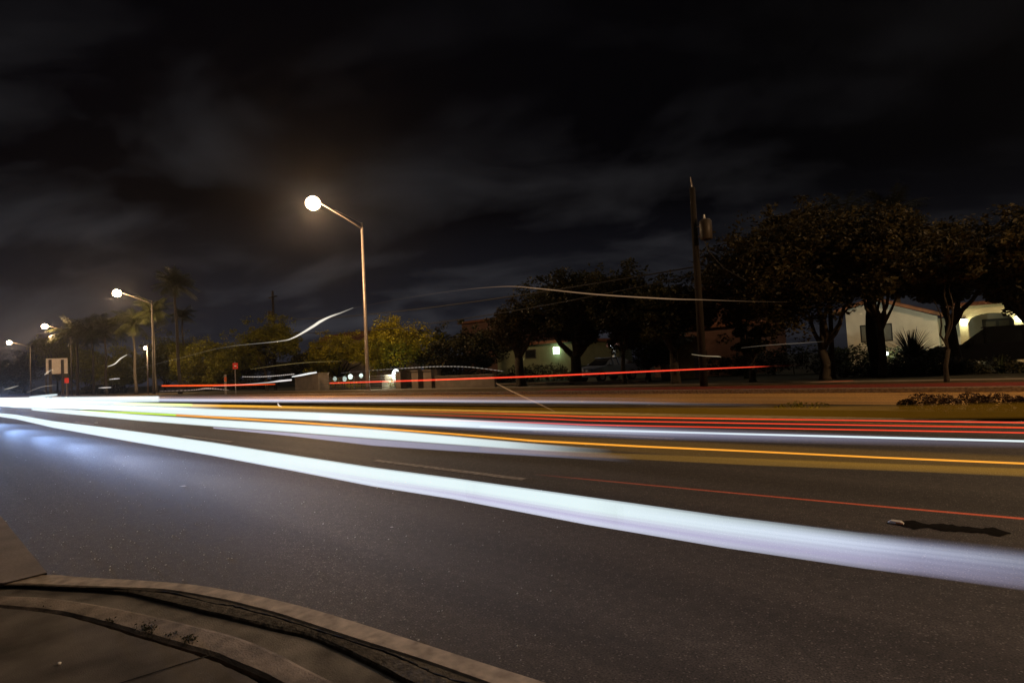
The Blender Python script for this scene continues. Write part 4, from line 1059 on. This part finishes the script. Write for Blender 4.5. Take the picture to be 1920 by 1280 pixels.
t = trail('white light streak with lavender edges crossing the whole middle of the road', Y=6.0)
C_ = [(0, 758, 762, .8), (133, 758.5, 766, 1), (260, 761.5, 773, 1), (400, 765.5, 780.5, 1), (550, 770, 787, 1), (700, 776.5, 794, 1), (850, 784, 801, .85), (950, 790, 806, .55), (1060, 796, 810, .3), (1200, 803, 815, .1), (1320, 807, 819, 0)]
streak(t, 6.0, C_, WH, 0, 1, 2)
streak(t, 6.02, [(600, 772, 793, .3), (800, 780, 803, .7), (1000, 788, 815, .8), (1200, 797, 824, .75), (1500, 808, 832, .45), (1750, 817, 838, .22), (1920, 824, 842, .15), (2060, 828, 846, .1)], (.30, .31, .46), shells=3)
streak(t, 5.98, [(900, 797, 801, .2), (1000, 801, 805, .4), (1200, 806, 810, .6), (1400, 811.5, 815.5, .8), (1600, 816.5, 820.8, 1), (1920, 824.5, 829, 1), (2060, 827, 832, 1)], WH, shells=2)

t = trail('yellow and green light streak below the far white one', Y=7.0)
streak(t, 7.0, [(215, 754.5, 758, .9), (300, 755.5, 760.5, .95), (360, 756.5, 761.5, .9)], (.70, .85, .02))
streak(t, 7.0, [(360, 757, 762.5, .9), (450, 758.5, 763.5, .8), (550, 761, 765.5, .6), (700, 764, 768, .42), (850, 767, 771, .35), (1000, 770.5, 774.5, .25), (1160, 774, 777.5, .12), (1300, 777, 781, .0)], (1, .48, .02), shells=2)
streak(t, 7.03, [(300, 760, 765, .2), (500, 758, 770, .5), (800, 760, 778, .5), (1100, 763, 784, .5), (1400, 762, 787, .5), (1700, 758, 787, .4), (2000, 750, 785, .4)], (.16, .070, .005), shells=2, name='faint_glow')  # dim glowing ribbon added for amber light over the far lanes

t = trail('far white light streak along the median, fading towards the right', Y=7.7)
streak(t, 7.7, [(-60, 747, 752, .6), (60, 743, 759, 1), (150, 742.5, 757, 1), (220, 742, 755, 1), (298, 741.5, 754, 1)], WH, 0, 1, 2)
streak(t, 7.7, [(298, 745, 754, 1), (400, 745.5, 754.5, 1), (550, 746, 755, .95), (700, 746.5, 755, .9), (800, 747, 755, .7), (900, 747.5, 756, .5), (1050, 748.5, 757, .32), (1160, 750, 758, .18), (1300, 753, 761, .05), (1450, 755, 763, 0.0)], (.66, .76, .98), shells=3)
streak(t, 7.72, [(298, 742.5, 746, .4), (500, 742.5, 747, .5), (800, 743, 748, .35), (1100, 744, 749, .15), (1300, 746, 752, 0.0)], (.22, .20, .26), shells=2)
t = trail('glaring white knot of approaching headlights at the left end of the road', Y=6.6)
streak(t, 6.6, [(-120, 743, 756, .5), (-30, 743, 757, .8), (25, 745, 765, 1), (60, 745, 767, 1), (150, 750, 768, 1), (215, 752, 768, .9), (300, 755, 768, .7), (420, 757, 768, .0)], WH, shells=2)
streak(t, 6.5, [(55, 742.5, 746, .5), (80, 740, 744.5, .9), (107, 737.6, 742, .8)], WH)
streak(t, 6.6, [(-120, 735, 762, .16), (-30, 735, 766, .2), (60, 736, 772, .16), (150, 738, 776, .08), (250, 740, 776, 0)], (.3, .4, .9), shells=4, name='glow')

for i, (a, b, c_, lab) in enumerate(((768, 781, 792, 'uppermost of the three thin red light streaks on the right'), (774, 788, 801.5, 'middle one of the three thin red light streaks on the right'),
                                     (783, 796, 811, 'lowest of the three thin red light streaks, touching the lavender glow'))):
    t = trail(lab, Y=3.8 + .1 * i)
    g0 = (.1, .35, .6, .9)
    streak(t, 3.8 + .1 * i, [(680, a - 1, a + .5, .03), (850, a + (b - a) * .35 - 1, a + (b - a) * .35 + 1, .3), (1000, a + (b - a) * .7 - 1.2, a + (b - a) * .7 + 1.2, .6), (1100, b - 1.1, b + 1.1, .9), (1500, (b + c_) / 2 - 1.2, (b + c_) / 2 + 1.2, .9), (1920, c_ - 1.4, c_ + 1.4, .9), (2060, c_ + 2, c_ + 6, .85)], RED)
t = trail('faint thin red light streak low over the nearest lane', Y=1.95)
streak(t, 1.95, [(1000, 888, 889.5, .02), (1100, 897, 899, .12), (1356, 920.8, 923.2, .2), (1650, 947.3, 950.2, .28), (1920, 970, 973.8, .36), (2060, 983, 987, .36)], (1, .10, .02))
t = trail('long thin red light streak rising slightly past the utility pole', Y=16.6)
streak(t, 16.6, [(618, 716.8, 719.4, .8), (800, 711, 714, 1), (1000, 704, 707, 1), (1150, 697.5, 700.5, 1), (1300, 691, 693.5, 1), (1405, 687, 689, .95), (1430, 686, 688, .4), (1445, 685.6, 687, .02), (1500, 684, 685, 0)], (1.1, .07, .03))
t = trail('short orange red light streak left of the slender open tree', Y=16.8)
streak(t, 16.8, [(303, 721.5, 724.5, .9), (400, 720.5, 724, 1), (480, 719.5, 722, 1), (516, 719, 721, .6)], (1.1, .11, .02))
t = trail('thin reddish reflection streak along the far kerb on the right', Y=21.5)
for a_, b_, c_, d_, g_ in ((1100, 731, 1500, 729, .3), (1450, 727, 1920, 722, .5), (1530, 716, 1600, 713.5, .5)):
    streak(t, 21.6, [(a_, b_ - 1, b_ + 1, 0.02), ((a_ + c_) / 2, (b_ + d_) / 2 - 1, (b_ + d_) / 2 + 1, g_), (c_, d_ - 1, d_ + 1, g_ * .8)], (.25, .035, .01))


def wave(label, Y, pts, rad_px, col, gains, dots=False):
    """thin wandering trail through photo points in the plane y=Y"""
    t = trail(label, Y=Y); P = []
    n_ = len(pts); seg = 9
    for i in range(n_ - 1):
        p0, p1, p2, p3 = pts[max(i - 1, 0)], pts[i], pts[i + 1], pts[min(i + 2, n_ - 1)]
        for k in range(seg):
            u = k / seg
            f = lambda a, b, c_, d_: .5 * (2 * b + (c_ - a) * u + (2 * a - 5 * b + 4 * c_ - d_) * u * u + (3 * b - a - 3 * c_ + d_) * u ** 3)
            P.append((f(p0[0], p1[0], p2[0], p3[0]), f(p0[1], p1[1], p2[1], p3[1]), rad_px[i] + (rad_px[i + 1] - rad_px[i]) * u, gains[i] + (gains[i + 1] - gains[i]) * u))
    P.append((pts[-1][0], pts[-1][1], rad_px[-1], gains[-1]))
    w3 = [W(a, b, Y) for a, b, _, _ in P]; sc_ = [mpp(q_) for q_ in w3]
    mb = MB()
    if dots:
        bp_, br_ = [], []
        for i in range(len(w3) - 1):
            for j in range(4):
                bp_.append(w3[i].lerp(w3[i + 1], j / 4)); br_.append(P[i][2] * sc_[i] * (1.25, .9, .12, .9)[j])
        mb.tube(bp_, br_, 6)
    else: mb.tube(w3, [P[i][2] * sc_[i] for i in range(len(P))], 8)
    idx = list(range(0, len(P), max(1, len(P) // 12))); idx = sorted(set(idx + [len(P) - 1]))
    m = streak_mat('wave_light', [(0, col), (1, col)], [w3[i] for i in idx], [P[i][3] / 2 for i in idx])
    mb.build('streak', m, t); return t
wave('long wavy pale light trail arching over the trees to the utility pole', 9.5,
     [(245, 694), (330, 673), (420, 651), (520, 640), (550, 633), (585, 613), (600, 603), (618, 594), (640, 586), (662, 577)], [.5, .5, .5, .7, 1.3, 2.3, 2.4, 1.7, 1.1, .7], (.95, .88, .74), [.03, .05, .06, .25, .8, 1.0, 1.0, .9, .4, .15])
wave('thin faint light trail peaking above the dark house and crossing the pole', 9.5,
     [(664, 577), (760, 559), (860, 544), (950, 537), (1010, 541), (1120, 552), (1250, 560), (1320, 562), (1410, 565), (1480, 566)], [.4, .4, .5, .8, 1.0, 1.1, 1.1, .8, .5, .4], (.80, .48, .26), [.04, .03, .04, .14, .24, .26, .28, .16, .05, .01])
wave('short bright hooked light trail above the low palms trunks', 12, [(202, 687), (215, 682), (226, 672), (238, 665)], [.6, 1.0, 1.1, .7], (.95, .86, .70), [.5, .9, .8, .4])
wave('dotted pale light trail just above the orange red streak', 14.5, [(455, 706), (490, 706), (520, 704), (552, 701)], [.6, .8, .8, .8], (.8, .7, .62), [.5, .6, .6, .6], True)
wave('bright short white light trail ending at the garden wall', 14.5, [(548, 706), (565, 703), (580, 700), (593, 698)], [1.0, 1.6, 1.7, 1.3], (.95, .95, .92), [.8, 1, 1, .9])
wave('short white light trail low beside the orange red streak', 14.4, [(400, 724), (450, 721), (500, 717), (525, 714), (546, 712)], [.5, .6, .8, 1.5, 1.4], (.95, .88, .85), [.1, .25, .6, 1, .9])
wave('dotted reddish light trail below the orange red streak', 14.4, [(300, 733), (360, 731), (390, 728), (430, 731)], [.5, .7, 1.2, .5], (.7, .5, .4), [.3, .4, .6, .2], True)
wave('dotted arching light trail above the gate pillars', 14.5, [(640, 699), (700, 694), (760, 690), (820, 687), (880, 688), (945, 696)], [.5, .5, .6, .6, .6, .5], (.7, .6, .5), [.12, .15, .5, .5, .4, .3], True)
wave('thin sloping light trail crossing the far road near the middle', 11, [(930, 718), (955, 731), (1000, 752), (1040, 771)], [.8, 1.0, .9, .6], (.4, .22, .10), [.35, .6, .5, .3])
wave('tiny pale light trail on the far left above the headlights', 12, [(8, 730), (20, 727), (34, 723)], [.8, 1.2, .7], (.6, .55, .45), [.3, .6, .3])
wave('thin rising light trail below the blank signboard', 12, [(50, 736), (75, 726), (92, 723), (105, 722)], [.4, .6, .6, .4], (.6, .5, .4), [.2, .4, .4, .1])
wave('short pale light trail across the signboard posts', 14, [(84, 702), (92, 696), (100, 692)], [.8, .9, .5], (.8, .72, .62), [.7, .6, .3])
wave('short pale dash of light left of the lamp post among the palms', 14, [(205, 711), (215, 710), (224, 709.5)], [.6, .9, .6], (.8, .75, .7), [.5, .9, .6])
wave('lower pale dash of light by the palm trunks', 14, [(185, 727), (196, 726.5), (208, 726)], [.6, 1.0, .7], (.8, .75, .7), [.3, .9, .6])
wave('faint rising light trail in front of the dark trees by the yellow bushes', 14, [(470, 692), (520, 685), (580, 679), (640, 677)], [.5, .6, .6, .4], (.30, .22, .08), [.2, .5, .5, .2])
wave('pale dash of light crossing the utility pole low down', 20, [(1297, 664), (1320, 667), (1345, 668), (1352, 669)], [.6, .7, .9, .6], (.45, .36, .22), [.4, .5, .6, .3])
wave('small bright fleck of light between the far streaks', 10, [(521, 756), (523, 760), (528, 762)], [1.0, 1.2, .7], (.95, .8, .7), [.8, .9, .5])
wave('faint thin light trail over the lawns left of the gable house', 24, [(1390, 652), (1440, 647), (1500, 643), (1545, 640)], [.4, .5, .5, .3], (.35, .28, .2), [.15, .3, .35, .1])

# headlights of the approaching vehicles lighting the asphalt (unseen spots added along the lanes)
def head(x, y, z, e, col, tx, ty, size=62, par=None):
    d = Vector((tx, ty, 0)) - Vector((x, y, z))
    lamp('SPOT', 'headlight_beam', (x, y, z), e, col, par, .09, d.to_track_quat('-Z', 'Y').to_euler(), spot_size=R(size), spot_blend=1.0)
for hx_, he_, hc_ in ((-38, 8000, (.34, .53, 1.0)), (-31, 7500, (.32, .51, 1.0)), (-26, 8000, (.34, .52, 1.0)), (-22, 7500, (.44, .59, 1.0)), (-18, 5000, (.60, .67, .95)), (-14, 2400, (.80, .74, .78))):
    head(hx_, 2.9, .68, he_, hc_, hx_ + 14, 3.05, 11)
head(-33, 2.4, .70, 500, (.34, .53, 1.0), -22, 2.6, 50)  # wide weak fill added between the narrow beams
head(-80, 6.6, .70, 12000, (.50, .66, 1.0), -36, 5.5, 12)

# ------------------------------------------------------------------ haze: thin volume added for the halo round the lamps
HZ = 0.00022
m = bpy.data.materials.new('halo_haze'); m.use_nodes = True; t = m.node_tree; t.nodes.clear()
pv = t.nodes.new('ShaderNodeVolumePrincipled'); pv.inputs['Density'].default_value = HZ; pv.inputs['Color'].default_value = (.9, .9, .92, 1); pv.inputs['Anisotropy'].default_value = .84
o = t.nodes.new('ShaderNodeOutputMaterial'); t.links.new(pv.outputs[0], o.inputs[1])
if HZ > 0:
    hb = MB().box(-910, 910, -710, 910, -1.1, 26).build('haze', m); tag(hb, kind='stuff')
